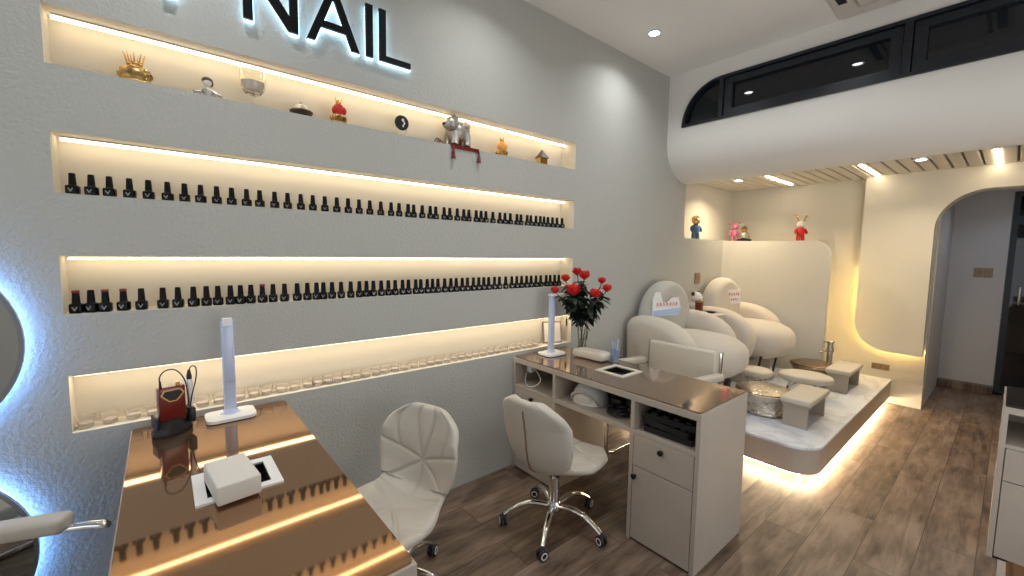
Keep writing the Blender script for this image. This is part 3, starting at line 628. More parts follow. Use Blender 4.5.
b = NB(); cyl(b, (0, 0.022, 0.175), (0, 0.022, 0.188), 0.007); link('dial', b, 'gold', dm, True)
b = NB(); lathe(b, [(0, 0.06), (0.007, 0.062), (0.009, 0.10), (0.011, 0.175), (0.008, 0.19), (0, 0.19)], (0.0, 0.058, 0), 14); hp = link('handpiece', b, 'white_plastic', o, True)
b = NB(); lathe(b, [(0.008, 0.185), (0.009, 0.2), (0.004, 0.225), (0, 0.226)], (0.0, 0.058, 0), 12); link('cable_boot', b, 'black_plastic', hp, True)
b = NB(); tube(b, smooth_path([(0, -0.03, 0.178), (0, -0.03, 0.215), (0, -0.012, 0.236), (0.002, 0.018, 0.232), (0.006, 0.042, 0.19), (0.016, 0.048, 0.12), (0.014, 0.046, 0.09)], 6), 0.0022, 8)
tube(b, smooth_path([(0, 0.058, 0.222), (0.004, 0.066, 0.238), (0.008, 0.078, 0.23), (0.012, 0.076, 0.19), (0.016, 0.060, 0.13), (0.014, 0.052, 0.08)], 6), 0.0022, 8); cyl(b, (0, -0.03, 0.172), (0, -0.03, 0.20), 0.005, 0.003, 8)
link('cable', b, 'black_plastic', o, True)

# ------------------------------------------------------------------ desk 2 (storage desk)
def storage_desk(loc, rz, label, glass, with_tray, sx=1.0):
    r_ = thing('manicure_desk', label, 'desk', loc, rz)
    D = 0.494; t_ = 0.02
    hole_ = rect(0.585, 0.735, 0.185, 0.335)
    hl = [hole_] if with_tray else []
    b_ = NB(); plate(b_, rrect(0.012, 1.272, 0.006, D-0.006, 0.01, 3), hl, FZ(DH-0.007), 0.008); link('glass_top', b_, glass, r_)
    b_ = NB(); plate(b_, rect(0.005, 1.28, 0, D), hl, FZ(DH-0.038), 0.031); link('top_board', b_, 'taupe', r_)
    if with_tray: desk_tray(r_, 0.562, 0.758, 0.162, 0.358, DH+0.001, 'cream_leather', depth=0.03)
    zt = DH-0.038
    for x0, x1, nm in ((0.005, 0.395, 'left'), (0.925, 1.28, 'right')):
        b_ = NB(); box(b_, (x0, 0.0, 0.0), (x0+t_, D, zt)); box(b_, (x1-t_, 0.0, 0.0), (x1, D, zt)); box(b_, (x0+t_, D-t_, 0), (x1-t_, D, zt))
        box(b_, (x0+t_, 0.002, 0.555), (x1-t_, D-t_, 0.573)); box(b_, (x0+t_, 0.03, 0.02), (x1-t_, D-t_, 0.04))
        cb = link('side_cabinet', b_, 'taupe', r_)
        b_ = NB(); box(b_, (x0+t_+0.003, -0.0, 0.395), (x1-t_-0.003, 0.017, 0.552), 0.0015, seg=1); dw = link('drawer', b_, 'taupe', r_)
        b_ = NB(); lathe(b_, [(0, 0), (0.006, 0), (0.006, 0.010), (0.013, 0.014), (0.014, 0.022), (0.010, 0.026), (0, 0.027)], ((x0+x1)/2, 0, 0.518), 16, mtx=Matrix.Rotation(PI/2, 4, 'X')); link('knob', b_, 'knob', dw, True)
        b_ = NB(); box(b_, (x0+t_+0.003, 0.0, 0.012), (x1-t_-0.003, 0.017, 0.391), 0.0015, seg=1); dd = link('door', b_, 'taupe', r_)
        kx = x0+t_+0.020 if nm == 'right' else x1-t_-0.02
        b_ = NB(); lathe(b_, [(0, 0), (0.006, 0), (0.006, 0.010), (0.013, 0.014), (0.014, 0.022), (0.010, 0.026), (0, 0.027)], (kx, 0, 0.345), 16, mtx=Matrix.Rotation(PI/2, 4, 'X')); link('knob', b_, 'knob', dd, True)
    b_ = NB(); box(b_, (0.395, 0.002, 0.553), (0.925, D-0.01, 0.573)); link('middle_shelf', b_, 'taupe', r_)
    b_ = NB(); box(b_, (0.395, D-0.022, 0.573), (0.925, D-0.006, zt)); link('back_panel', b_, 'taupe', r_)
    return r_
storage_desk((0.0, 1.777, 0), 0, 'taupe desk with drawers, open cubbies and mirrored bronze top along the wall side', 'taupe_glass', True)
storage_desk((2.115, 3.05, 0), 0, 'taupe desk with dark glass top cut by the right edge of the photo', 'dark_top_glass', False)
o = thing('manicure_desk', 'corner of a brown glass topped desk at the bottom right of the photo', 'desk', (2.13, 0.97, 0))
b = NB(); plate(b, rrect(0.012, 1.25, 0.006, 0.492, 0.01, 3), [], FZ(DH-0.007), 0.008); link('glass_top', b, 'bronze_glass', o)
b = NB(); box(b, (0, 0, DH-0.038), (1.262, 0.498, DH-0.007)); link('top_board', b, 'taupe', o)
for x0 in (0.0, 0.92):
    b = NB(); box(b, (x0+0.01, 0.01, 0), (x0+0.03, 0.488, DH-0.038)); box(b, (x0+0.31, 0.01, 0), (x0+0.33, 0.488, DH-0.038)); box(b, (x0+0.03, 0.47, 0), (x0+0.31, 0.486, DH-0.038)); link('side_cabinet', b, 'taupe', o)
# things in / on desk 2
lamp((0.125, 2.01, DH+0.002), 0.0, 'white desk lamp with horizontal head beside the roses', True)
o = thing('uv_nail_lamp', 'white domed nail curing lamp in the open middle shelf of the taupe desk', 'nail lamp', (0.545, 1.93, 0.574), 0.12)
b = NB(); 
t = NB(); ell(t, (0, 0, 0.0), (0.105, 0.095, 0.115), 32, 24, p=2.3, pz=2.4)
for v in list(t.verts):
    if v.co.z < 0: v.co.z = 0
bmesh.ops.remove_doubles(t, verts=t.verts, dist=0.0004); 
for v in t.verts:
    v.co.x += 0.12*v.co.z*-0.4
    f_ = max(0.0, -v.co.y-0.05)
merge(b, t); link('shell', b, 'white_plastic', o, True)
b = NB(); ell(b, (0.0, -0.068, 0.030), (0.062, 0.03, 0.034), p=2.6); link('hand_opening', b, 'towel', o, True)
b = NB(); tube(b, smooth_path([(-0.09, -0.06, 0.008), (-0.075, -0.085, 0.045), (0.0, -0.100, 0.078), (0.072, -0.085, 0.045), (0.088, -0.06, 0.008)], 6), 0.007, 8); link('opening_rim', b, 'white_leather', o, True)
o = thing('cable_coil', 'tangle of black cables on the middle shelf beside the nail lamp', 'cable', (0.78, 1.88, 0.574))
b = NB(); pts = []
for k in range(60): a = k*0.55; pts.append((0.05*math.cos(a)*(1+0.3*math.sin(k*.21)), 0.05*math.sin(a)*(1+0.4*math.cos(k*.17)), 0.006+0.00055*k+0.006*math.sin(k*.9)))
pts += [(-0.07, 0.02, 0.03), (-0.10, 0.06, 0.012), (-0.12, 0.10, 0.010)]
tube(b, smooth_path(pts, 2), 0.0045, 6); link('cable_loop', b, 'black_plastic', o, True)
b = NB(); box(b, (-0.10, 0.06, 0.0), (-0.03, 0.12, 0.055), 0.008); link('adapter', b, 'black_plastic', o, True)
o = thing('white_adapter', 'small white power block standing at the right end of the middle shelf', 'power block', (0.882, 1.93, 0.574))
b = NB(); box(b, (-0.024, -0.03, 0), (0.024, 0.03, 0.10), 0.006); link('block_body', b, 'white_plastic', o, True)
b = NB(); box(b, (-0.012, -0.0315, 0.06), (0.012, -0.0295, 0.08)); link('socket_face', b, 'pale_blue', o)
def palette(z, rz, lab, first=None):
    if first: return dup(first, (1.095, 1.955, z), rz, lab)
    r_ = thing('polish_palette', lab, 'palette tray', (1.095, 1.955, z), rz, 'dark sample palettes in the right cubby')
    b_ = NB(); plate(b_, rrect(-0.125, 0.125, -0.14, 0.14, 0.012, 3), [rrect(-0.117, 0.117, -0.132, 0.132, 0.01, 3)], FZ(0.0), 0.028); plate(b_, rrect(-0.12, 0.12, -0.136, 0.136, 0.01, 3), [], FZ(0), 0.004); link('case', b_, 'black_plastic', r_)
    b_ = NB()
    for i in range(4):
        for j in range(5): lathe(b_, [(0, 0.004), (0.018, 0.005), (0.020, 0.024), (0.016, 0.031), (0, 0.032)], (-0.088+i*0.058, -0.105+j*0.052, 0), 12)
    link('gel_pots', b_, 'inner_black', r_, True)
    b_ = NB(); box(b_, (-0.122, -0.137, 0.0285), (0.122, 0.137, 0.031)); link('clear_cover', b_, 'dark_top_glass', r_) if False else b_.free()
    return r_
p0 = palette(0.5745, 0.05, 'black palette of dark gel pots in the right cubby, bottom of its stack')
palette(0.608, -0.07, 'black palette of dark gel pots in the right cubby, middle of its stack', p0)
palette(0.642, 0.10, 'black palette of dark gel pots in the right cubby, topmost of its stack', p0)
o = thing('white_cable', 'white charging cable looped in the left open cubby of the taupe desk', 'cable', (0.15, 1.86, 0.574))
b = NB(); box(b, (-0.10, 0.0, 0.075), (-0.055, 0.035, 0.128), 0.004); link('plug', b, 'white_plastic', o, True)
b = NB(); tube(b, smooth_path([(-0.06, -0.0, 0.11), (0.03, -0.03, 0.11), (0.075, -0.04, 0.06), (0.02, -0.05, 0.012), (-0.03, -0.055, 0.006), (-0.08, -0.03, 0.03), (-0.10, 0.0, 0.07)], 6), 0.0028, 8); link('cord', b, 'white_plastic', o, True)
o = thing('hand_rest', 'cream padded hand rest on the taupe desk between the vase and the cup', 'hand rest', (0.365, 2.15, DH+0.002), 0.05)
b = NB(); ell(b, (0, 0, 0.028), (0.125, 0.06, 0.028), 40, 20, p=9, pz=4); link('cushion', b, 'cream_leather', o, True)
o = thing('pen_cup', 'pale blue see-through cup of small tools on the taupe desk', 'cup', (0.51, 2.20, DH+0.002))
b = NB(); lathe(b, [(0, 0), (0.024, 0), (0.028, 0.085), (0.0255, 0.085), (0.022, 0.004), (0, 0.004)], seg=20); link('cup_body', b, 'clear_cup', o, True)
b = NB(); 
for k, (dx, dy) in enumerate(((0.01, 0), (-0.008, 0.01), (-0.004, -0.012), (0.004, 0.012))): cyl(b, (dx*.5, dy*.5, 0.005), (dx*1.8, dy*1.8, 0.115+0.01*k), 0.003, seg=8)
link('tools', b, 'pale_blue', o, True)
# vase with roses
VX, VY = 0.235, 2.20
o = thing('glass_vase', 'clear flared glass vase holding the red roses', 'vase', (VX, VY, DH+0.002))
b = NB(); lathe(b, [(0, 0), (0.036, 0.0), (0.038, 0.01), (0.028, 0.06), (0.031, 0.14), (0.046, 0.235), (0.044, 0.235), (0.028, 0.14), (0.027, 0.06), (0.034, 0.014), (0, 0.010)], seg=28); link('vase_glass', b, 'clear_glass', o, True)
b = NB(); lathe(b, [(0, 0.012), (0.032, 0.015), (0.0262, 0.06), (0.0275, 0.10), (0, 0.10)], seg=20); link('water', b, 'water', o, True)
def petal_bloom(b_, c, r_, rnd):
    """layered cupped petals"""
    ell(b_, c, (r_*0.72, r_*0.72, r_*0.74), 14, 10)
    for layer, (rr, n_, ht) in enumerate(((0.72, 4, 0.85), (0.92, 5, 0.62), (1.04, 6, 0.30))):
        for k in range(n_):
            a0 = 2*PI*k/n_+layer*0.7+rnd; g = []
            for i in range(6):
                u_ = i/5; row = []
                for j in range(7):
                    w_ = (j/6-0.5)*2; aa = a0+w_*(PI/n_)*1.35*math.sin(PI*min(1, 0.25+u_*0.75))**0.5
                    rad_ = r_*rr*(0.35+0.65*math.sin(u_*PI*0.55))*(1+0.12*u_**4*(1-w_*w_)); zz = r_*(-0.78+(ht+0.78)*u_ - 0.25*w_*w_*u_)
                    row.append(b_.verts.new((c[0]+rad_*math.cos(aa), c[1]+rad_*math.sin(aa), c[2]+zz)))
                g.append(row)
            for i in range(5):
                for j in range(6): b_.faces.new([g[i][j], g[i][j+1], g[i+1][j+1], g[i+1][j]])
def leaf_mesh(b_, p, d, L_, w_, droop=0.3):
    p = Vector(p); d = Vector(d).normalized(); s = d.cross(Vector((0, 0, 1))); s = (s if s.length > 0.05 else Vector((1, 0, 0))).normalized(); nrm = s.cross(d)
    rows = []
    for i in range(7):
        t_ = i/6; ww = w_*math.sin(PI*min(1, t_*0.96+0.03))**0.8*(1-0.25*t_)
        c = p+d*L_*t_+Vector((0, 0, -droop*L_*t_*t_))
        rows.append([b_.verts.new(c-s*ww+nrm*ww*0.25), b_.verts.new(c), b_.verts.new(c+s*ww+nrm*ww*0.25)])
    for a, c in zip(rows, rows[1:]):
        for k in range(2): b_.faces.new([a[k], a[k+1], c[k+1], c[k]])
# bloom targets measured from the photograph (u,v,depth y)
ROSES = [(555, 289.5, -0.17, 0.0105, 'lowest bloom at the far left of the bunch'), (565.5, 277.5, -0.06, 0.0115, 'upper left bloom in the bunch'), (573.5, 289, -0.09, 0.018, 'largest bloom, front and centre of the bunch'),
         (577, 271, 0.06, 0.0125, 'topmost bloom of the bunch'), (584.5, 274.5, 0.0, 0.014, 'high bloom just right of the topmost one'), (602, 280, 0.05, 0.010, 'upper right bloom standing away from the bunch'),
         (607, 287.5, 0.02, 0.0115, 'rightmost bloom of the bunch'), (595.5, 292.5, -0.05, 0.0135, 'lower right bloom in the bunch')]
def ray_at_y(u, v, y):
    dd = fw + rt*((u-512)/F_PX) - upv*((v-288)/F_PX); t_ = y/dd.y
    return Vector((2.10382, 0, 1.44951)) + dd*t_
for k, (u, v, dy, rr, lab) in enumerate(ROSES):
    bl = ray_at_y(u, v, VY+dy); rd = rr*2.7
    base = Vector((VX+0.012*math.cos(k*2.4), VY+0.012*math.sin(k*2.4), DH+0.02))
    r_ = thing('rose', 'red rose in the glass vase, %s' % lab, 'flower', base, group='red roses in the vase')
    loc = bl-base
    b = NB(); petal_bloom(b, loc, rd, k*1.1); link('bloom', b, 'rose', r_, 'all')
    neck = Vector((0.022*math.cos(k*2.4+.5), 0.022*math.sin(k*2.4+.5), 0.17)); mid = neck*0.4+loc*0.6+Vector((0, 0, -0.01))
    b = NB(); tube(b, smooth_path([(0, 0, 0), neck, mid, loc-Vector((0, 0, rd*0.5))], 5), 0.0028, 6); ell(b, loc-Vector((0, 0, rd*0.7)), (rd*.35, rd*.35, rd*.25), 8, 6); link('stem', b, 'stem', r_, True)
    b = NB(); random.seed(k+3)
    for i in range(42):
        t_ = random.uniform(0.12, 1.0)**0.8*0.82; p = neck.lerp(loc, t_); a = random.uniform(0, 2*PI)
        leaf_mesh(b, p, (math.cos(a), math.sin(a), random.uniform(-0.5, 0.5)), random.uniform(0.05, 0.085), random.uniform(0.017, 0.028), random.uniform(0.1, 0.6))
    link('leaves', b, 'leaf', r_, 'all')

# ------------------------------------------------------------------ shell chairs on casters
def lerp(a, b_, t): return a+(b_-a)*t
def interp(tab, t):
    n_ = len(tab)
    for i in range(n_-1):
        if t <= tab[i+1][0] or i == n_-2:
            (t0, v0), (t1, v1) = tab[i], tab[i+1]; h_ = t1-t0; u_ = (t-t0)/h_
            def sl(k):
                a, c = tab[max(k-1, 0)], tab[min(k+1, n_-1)]; return (c[1]-a[1])/(c[0]-a[0])
            return (2*u_**3-3*u_**2+1)*v0+(u_**3-2*u_**2+u_)*h_*sl(i)+(-2*u_**3+3*u_**2)*v1+(u_**3-u_**2)*h_*sl(i+1)
def seg_d(p, a, b_):
    ax, ay = a; bx, by = b_; px, py = p; dx, dy = bx-ax, by-ay; L2 = dx*dx+dy*dy
    t = max(0, min(1, ((px-ax)*dx+(py-ay)*dy)/L2)); return math.hypot(px-ax-t*dx, py-ay-t*dy)
def shell_chair(loc, rz, label, name='swivel_chair', star=0.26):
    """+y is the way the sitter faces; origin on the floor under the column"""
    r_ = thing(name, label, 'chair', loc, rz)
    # centreline: seat front -> seat back -> top of the backrest, arc length parametrised
    cl = smooth_path([(0, 0.240, 0.345), (0, 0.220, 0.366), (0, 0.08, 0.370), (0, -0.08, 0.362), (0, -0.170, 0.386), (0, -0.205, 0.465), (0, -0.222, 0.58), (0, -0.246, 0.705), (0, -0.256, 0.745)], 10)
    Ls = [0]
    for a, c in zip(cl, cl[1:]): Ls.append(Ls[-1]+(c-a).length)
    T = Ls[-1]
    def at(s):
        s = max(0, min(T, s))
        for i in range(len(Ls)-1):
            if s <= Ls[i+1]: k_ = (s-Ls[i])/(Ls[i+1]-Ls[i]); return cl[i].lerp(cl[i+1], k_), (cl[i+1]-cl[i]).normalized()
        return cl[-1], (cl[-1]-cl[-2]).normalized()
    wt = [(0, 0.10), (0.04, 0.165), (0.13, 0.222), (0.30, 0.232), (0.45, 0.188), (0.54, 0.185), (0.68, 0.214), (0.80, 0.222), (0.91, 0.195), (0.97, 0.13), (1, 0.07)]
    crease = [(-0.2, 0.36*T, 0.2, 0.36*T)]
    segs = []
    def S(a, b_): segs.append((a, b_))
    # seat pattern (w in -1..1, s in 0..1)
    S((-1.1, .44), (0, .33)); S((1.1, .44), (0, .33)); S((0, .33), (0, 0)); S((-1.1, .26), (0, .12)); S((1.1, .26), (0, .12)); S((0, .33), (-.95, .10)); S((0, .33), (.95, .10))
    # back pattern
    S((0, .46), (0, .70)); S((0, .70), (-1.1, .80)); S((0, .70), (1.1, .80)); S((0, .70), (-1.05, .52)); S((0, .70), (1.05, .52)); S((0, .70), (-.35, 1.0)); S((0, .70), (.35, 1.0)); S((-.55, .75), (-.8, .95)); S((.55, .75), (.8, .95))
    S((-1.1, .445), (1.1, .445))
    NU, NV = 72, 150; top = []; bot = []
    b_ = NB()
    for i in range(NV+1):
        s = i/NV; p, tg = at(s*T); nrm = -Vector((1, 0, 0)).cross(tg).normalized()   # towards the sitter
        hw = interp(wt, s)
        rt_, rb_ = [], []
        for j in range(NU+1):
            w_ = -1+2*j/NU; X_ = hw*w_
            cup = (abs(w_)**2.0)*(0.012+0.055*max(0.0, min(1.0, (s-0.3)/0.25)))*(1-0.75*max(0.0, (s-0.84)/0.16))
            edge = max(0.0, 1-(1-abs(w_))/0.14) if abs(w_) > 0.86 else 0; ed2 = max(0, 1-min(s, 1-s)/0.03)
            th = 0.022*math.sqrt(max(0.0, 1-max(edge, ed2)**2))
            dmin = min(seg_d((w_*0.2, s*T), (a[0]*0.2, a[1]*T), (c[0]*0.2, c[1]*T)) for a, c in segs)
            dent = 0.009*math.exp(-(dmin/0.0065)**2) *(th/0.022)
            puff = 0.004*min(1, dmin/0.04)
            base = p + Vector((X_, 0, 0)) + nrm*cup
            rt_.append(b_.verts.new(base + nrm*(th+puff*(th/0.022)-dent))); rb_.append(b_.verts.new(base - nrm*th*0.8))
        top.append(rt_); bot.append(rb_)
    for i in range(NV):
        for j in range(NU):
            b_.faces.new([top[i][j], top[i][j+1], top[i+1][j+1], top[i+1][j]]); b_.faces.new([bot[i][j], bot[i+1][j], bot[i+1][j+1], bot[i][j+1]])
    for i in range(NV):
        b_.faces.new([top[i][0], top[i+1][0], bot[i+1][0], bot[i][0]]); b_.faces.new([top[i][NU], bot[i][NU], bot[i+1][NU], top[i+1][NU]])
    for j in range(NU):
        b_.faces.new([top[0][j], bot[0][j], bot[0][j+1], top[0][j+1]]); b_.faces.new([top[NV][j], top[NV][j+1], bot[NV][j+1], bot[NV][j]])
    bmesh.ops.remove_doubles(b_, verts=b_.verts, dist=0.0002); bmesh.ops.recalc_face_normals(b_, faces=b_.faces)
    sh = link('padded_shell', b_, 'white_leather', r_, 'all')
    b_ = NB(); pts_ = []
    for k in range(24):
        s = 0.50+0.44*k/23; p, tg = at(s*T); nrm = -Vector((1, 0, 0)).cross(tg).normalized(); pts_.append(p-nrm*0.0178+Vector((0.0015*math.sin(k*1.7), 0, 0)))
    tube(b_, pts_, 0.005, 6); link('back_seam', b_, 'seam', sh, True)
    b_ = NB(); box(b_, (-0.09, -0.09, 0.332), (0.09, 0.09, 0.346), 0.004); cyl(b_, (0, 0, 0.30), (0, 0, 0.335), 0.03, 0.045); link('seat_plate', b_, 'black_plastic', r_, True)
    b_ = NB(); cyl(b_, (0, 0, 0.26), (0, 0, 0.32), 0.015); cyl(b_, (0, 0, 0.12), (0, 0, 0.27), 0.026); link('gas_column', b_, 'chrome', r_, True)
    b_ = NB(); lathe(b_, [(0, 0.085), (0.036, 0.088), (0.042, 0.10), (0.038, 0.125), (0.030, 0.14), (0, 0.14)], seg=20); link('hub', b_, 'chrome', r_, True)
    for k in range(5):
        a = 2*PI*k/5+star-rz; ca, sa = math.cos(a), math.sin(a)
        b_ = NB(); tube(b_, smooth_path([(0.03*ca, 0.03*sa, 0.115), (0.12*ca, 0.12*sa, 0.128), (0.20*ca, 0.20*sa, 0.105), (0.265*ca, 0.265*sa, 0.062)], 6), [0.017]*7+[0.015]*6+[0.012]*6, 12, flat=0.75); lg = link('leg', b_, 'chrome', r_, True)
        cs = bpy.data.objects.new('caster', None)
        cx, cy = 0.27*ca, 0.27*sa; aw = a+1.2+0.7*k; dx, dy = math.cos(aw), math.sin(aw)
        b_ = NB()
        for s_ in (-1, 1):
            c0 = Vector((cx+dx*0.018*s_*0.35, cy+dy*0.018*s_*0.35, 0.027)); c1 = Vector((cx+dx*0.018*s_, cy+dy*0.018*s_, 0.027)); cyl(b_, c0, c1, 0.027, 0.025, 24)
        ell(b_, (cx, cy, 0.046), (0.016, 0.016, 0.014), 12, 8); cyl(b_, (cx, cy, 0.045), (cx, cy, 0.066), 0.006)
        cst = link('caster', b_, 'rubber', lg, True)
        for s_ in (-1, 1):
            b2 = b_ = NB(); c1 = Vector((cx+dx*0.0182*s_, cy+dy*0.0182*s_, 0.027)); q = Vector((0, 0, 1)).rotation_difference(Vector((dx*s_, dy*s_, 0))).to_matrix().to_4x4()
            lathe(b2, [(0.013, 0), (0.018, 0), (0.018, 0.0015), (0.013, 0.0015), (0.013, 0)], c1, 20, mtx=q)
            me = bpy.data.meshes.new('ring'); b2.to_mesh(me); b2.free(); me.materials.append(M['white_plastic'])
            # merge ring into the caster mesh as its pale hub ring
            bb = NB(); bb.from_mesh(cst.data); n0 = len(bb.faces); bb.from_mesh(me); bb.faces.ensure_lookup_table()
            for f_ in bb.faces[n0:]: f_.material_index = 1
            bb.to_mesh(cst.data); bb.free(); bpy.data.meshes.remove(me)
        cst.data.materials.append(M['white_plastic'])
        bpy.data.objects.remove(cs)
    return r_
shell_chair((0.628, 1.550, 0), math.radians(6), 'cream swivel chair with back to the camera at the taupe storage desk')
shell_chair((0.525, 0.685, 0), math.radians(200), 'cream quilted swivel chair facing the coppery desk', star=0.70)

# ------------------------------------------------------------------ chrome armchairs
def armchair(loc, rz, label):
    """+y = facing; origin on the floor"""
    r_ = thing('visitor_armchair', label, 'chair', loc, rz)
    b_ = NB(); box(b_, (-0.255, -0.24, 0.40), (0.255, 0.24, 0.47), 0.025, seg=4); link('seat', b_, 'cream_leather', r_, True)
    b_ = NB(); box(b_, (-0.255, -0.285, 0.46), (0.255, -0.235, 0.80), 0.020, seg=4); link('backrest', b_, 'cream_leather', r_, True)
    for s in (-1, 1):
        x = s*0.29
        b_ = NB(); xp = s*0.268; tube(b_, smooth_path([(xp, -0.285, 0.79), (xp, -0.283, 0.66), (xp, -0.275, 0.44)], 3), 0.021, 10, flat=0.5); cyl(b_, (xp, -0.28, 0.615), (x, -0.28, 0.615), 0.012)
        tube(b_, smooth_path([(x, -0.282, 0.615), (x, -0.20, 0.622), (x, 0.0, 0.638), (x, 0.16, 0.652), (x, 0.225, 0.652), (x, 0.25, 0.646)], 4), [0.014]*16+[0.015, 0.014, 0.012, 0.009, 0.006], 12, flat=0.8); link('arm_frame', b_, 'chrome', r_, True)
        b_ = NB(); tube(b_, [(x, -0.275, 0.44), (x, 0.17, 0.39), (x, 0.19, 0.37), (x, 0.20, 0.33), (x, 0.20, 0.05), (x, 0.19, 0.02), (x, 0.16, 0.014), (x, -0.25, 0.014)], 0.013, 10); link('leg_frame', b_, 'chrome', r_, True)
        b_ = NB(); t_ = NB(); box(t_, (x-0.031, -0.235, -0.024), (x+0.031, 0.150, 0.024), 0.017, seg=5); bmesh.ops.transform(t_, matrix=Matrix.Translation((0, 0, 0.658)) @ Matrix.Rotation(0.075, 4, 'X'), verts=t_.verts); merge(b_, t_); link('arm_pad', b_, 'white_leather', r_, True)
    b_ = NB(); cyl(b_, (-0.29, -0.25, 0.014), (0.29, -0.25, 0.014), 0.011); cyl(b_, (-0.29, 0.12, 0.396), (0.29, 0.12, 0.396), 0.010); cyl(b_, (-0.29, -0.275, 0.50), (0.29, -0.275, 0.50), 0.010)
    link('cross_bars', b_, 'chrome', r_, True)
    return r_
armchair((0.61, 2.60, 0), PI, 'cream chrome armchair on the far side of the taupe storage desk')
ang = math.atan2(-0.121, 0.229)
fwd = Vector((0.467, 0.884, 0)); lft = Vector((-0.884, 0.467, 0)); tip = Vector((0.485, -0.145, 0)); org = tip - fwd*0.25 - lft*0.29
armchair((org.x, org.y, 0), -math.atan2(fwd.x, fwd.y), 'chair with white arm pad and chrome arm end at the lower left edge')

# ------------------------------------------------------------------ platform
PX = 1.405; PY = 3.045; RC = 0.17
def plat_outline(off, n=10, y1=YBK-0.002):
    r_ = RC-off*0.6
    return [(0.003, PY+off)] + [(PX-off-r_+r_*math.cos(t), PY+off+r_+r_*math.sin(t)) for t in [-PI/2+PI/2*k/n for k in range(n+1)]] + [(PX-off, y1), (0.003, y1)]
pf = NB(); plate(pf, plat_outline(0.006), [], FZ(0.06), 0.165); pfo = struct(link('wall_platform', pf, 'taupe', smooth=True)); pfo.name = 'floor_platform'
b = NB(); plate(b, plat_outline(0.0), [], FZ(0.225), 0.015); struct(link('floor_platform_top', b, 'marble'))
b = NB(); plate(b, plat_outline(0.09), [], FZ(0.0), 0.06); struct(link('trim_1', b, 'taupe_dark'))
o = thing('led_strip', 'warm light strip under the edge of the raised platform', 'light strip', (0, 0, 0.045))
b = NB(); tube(b, [(x, y, 0) for x, y in plat_outline(0.045, 10, 5.5)[:-1]], 0.007, 8); link('diffuser', b, 'strip_plat', o)

# ------------------------------------------------------------------ pedicure chairs
PZ = 0.24
def pedi(yc, label, backm):
    """faces +x; origin on the platform at the wall"""
    r_ = thing('pedicure_chair', label, 'pedicure chair', (0.03, yc, PZ))
    def slab(bm_, out2d, axis, c0, th, soft):
        pts_ = [Vector((p[0], 0, p[1])) for p in out2d]; n_ = len(pts_); res_ = []
        for i in range(n_):      # even resampling of the outline
            a, c = pts_[i], pts_[(i+1) % n_]; k_ = max(1, int((c-a).length/0.03))
            res_ += [a.lerp(c, q/k_) for q in range(k_)]
        for _ in range(3): res_ = [(res_[i-1]+res_[i]*2+res_[(i+1) % len(res_)])/4 for i in range(len(res_))]
        cx = sum(p.x for p in res_)/len(res_); cz = sum(p.z for p in res_)/len(res_); t_ = NB(); rings_ = []
        for q in range(17):
            u_ = -1+2*q/16; u_ = math.sin(u_*PI/2)
            ins = soft*(1-(max(0.0, 1-abs(u_)**2.6))**(1/2.6))
            ring = []
            for p in res_:
                d_ = Vector((p.x-cx, 0, p.z-cz)); L_ = d_.length; e_ = d_*((L_-ins)/L_)
                off = th/2+u_*th/2
                ring.append(t_.verts.new((cx+e_.x, off, cz+e_.z) if axis == 'y' else (off, cx+e_.x, cz+e_.z)))
            rings_.append(ring)
        for a, c in zip(rings_, rings_[1:]):
            for k_ in range(len(a)): t_.faces.new([a[k_], a[(k_+1) % len(a)], c[(k_+1) % len(a)], c[k_]])
        for ring in (rings_[0], rings_[-1]):
            # gently domed cap
            inner = []; sgn = -1 if ring is rings_[0] else 1
            prev_ = ring
            for sc_, dm in ((0.7, 0.010), (0.35, 0.016)):
                cur = []
                for v in ring:
                    o_ = v.co
                    if axis == 'y': cur.append(t_.verts.new((cx+(o_.x-cx)*sc_, o_.y+sgn*dm, cz+(o_.z-cz)*sc_)))
                    else: cur.append(t_.verts.new((o_.x+sgn*dm, cx+(o_.y-cx)*sc_, cz+(o_.z-cz)*sc_)))
                for k_ in range(len(ring)): t_.faces.new([prev_[k_], prev_[(k_+1) % len(ring)], cur[(k_+1) % len(ring)], cur[k_]])
                prev_ = cur
            t_.faces.new(prev_)
        bmesh.ops.recalc_face_normals(t_, faces=t_.faces)
        merge(bm_, t_, 0, Matrix.Translation((0, c0, 0) if axis == 'y' else (c0, 0, 0)))
    b_ = NB(); slab(b_, [(-0.33, 0.12), (0.33, 0.12), (0.33, 0.68)] + arc(0, 0.68, 0.32, 0.30, 0, PI, 24)[1:-1] + [(-0.33, 0.68)], 'x', 0.02, 0.17, 0.07); link('backrest', b_, backm, r_, 'all')
    b_ = NB(); ell(b_, (0.42, 0, 0.39), (0.365, 0.31, 0.185), 40, 28, p=2.9, pz=2.5); link('seat', b_, 'cream_velvet', r_, True)
    for s in (-1, 1):
        b_ = NB(); outl = [(0.0, 0.06), (0.0, 0.66), (0.03, 0.69)] + [(v.x, v.z) for v in smooth_path([(0.08, 0, 0.70), (0.22, 0, 0.70), (0.38, 0, 0.67), (0.51, 0, 0.59), (0.58, 0, 0.47), (0.575, 0, 0.34), (0.52, 0, 0.22), (0.44, 0, 0.14)], 4)] + [(0.36, 0.06)]
        slab(b_, outl, 'y', (0.25 if s > 0 else -0.46), 0.21, 0.10); link('armrest', b_, 'cream_velvet', r_, 'all')
    b_ = NB(); box(b_, (0.03, -0.36, 0.0), (0.50, 0.36, 0.20), 0.02); link('base', b_, 'taupe', r_, True)
    for y in (-0.22, 0.22):
        b_ = NB(); cyl(b_, (0.56, y, 0.0), (0.60, y, 0.27), 0.009, 0.012, 12); link('leg', b_, 'dark_brown', r_, True)
    return r_
pedi(3.43, 'rounded cream pedicure chair nearest the taupe desk, grey tall back', 'gray_velvet')
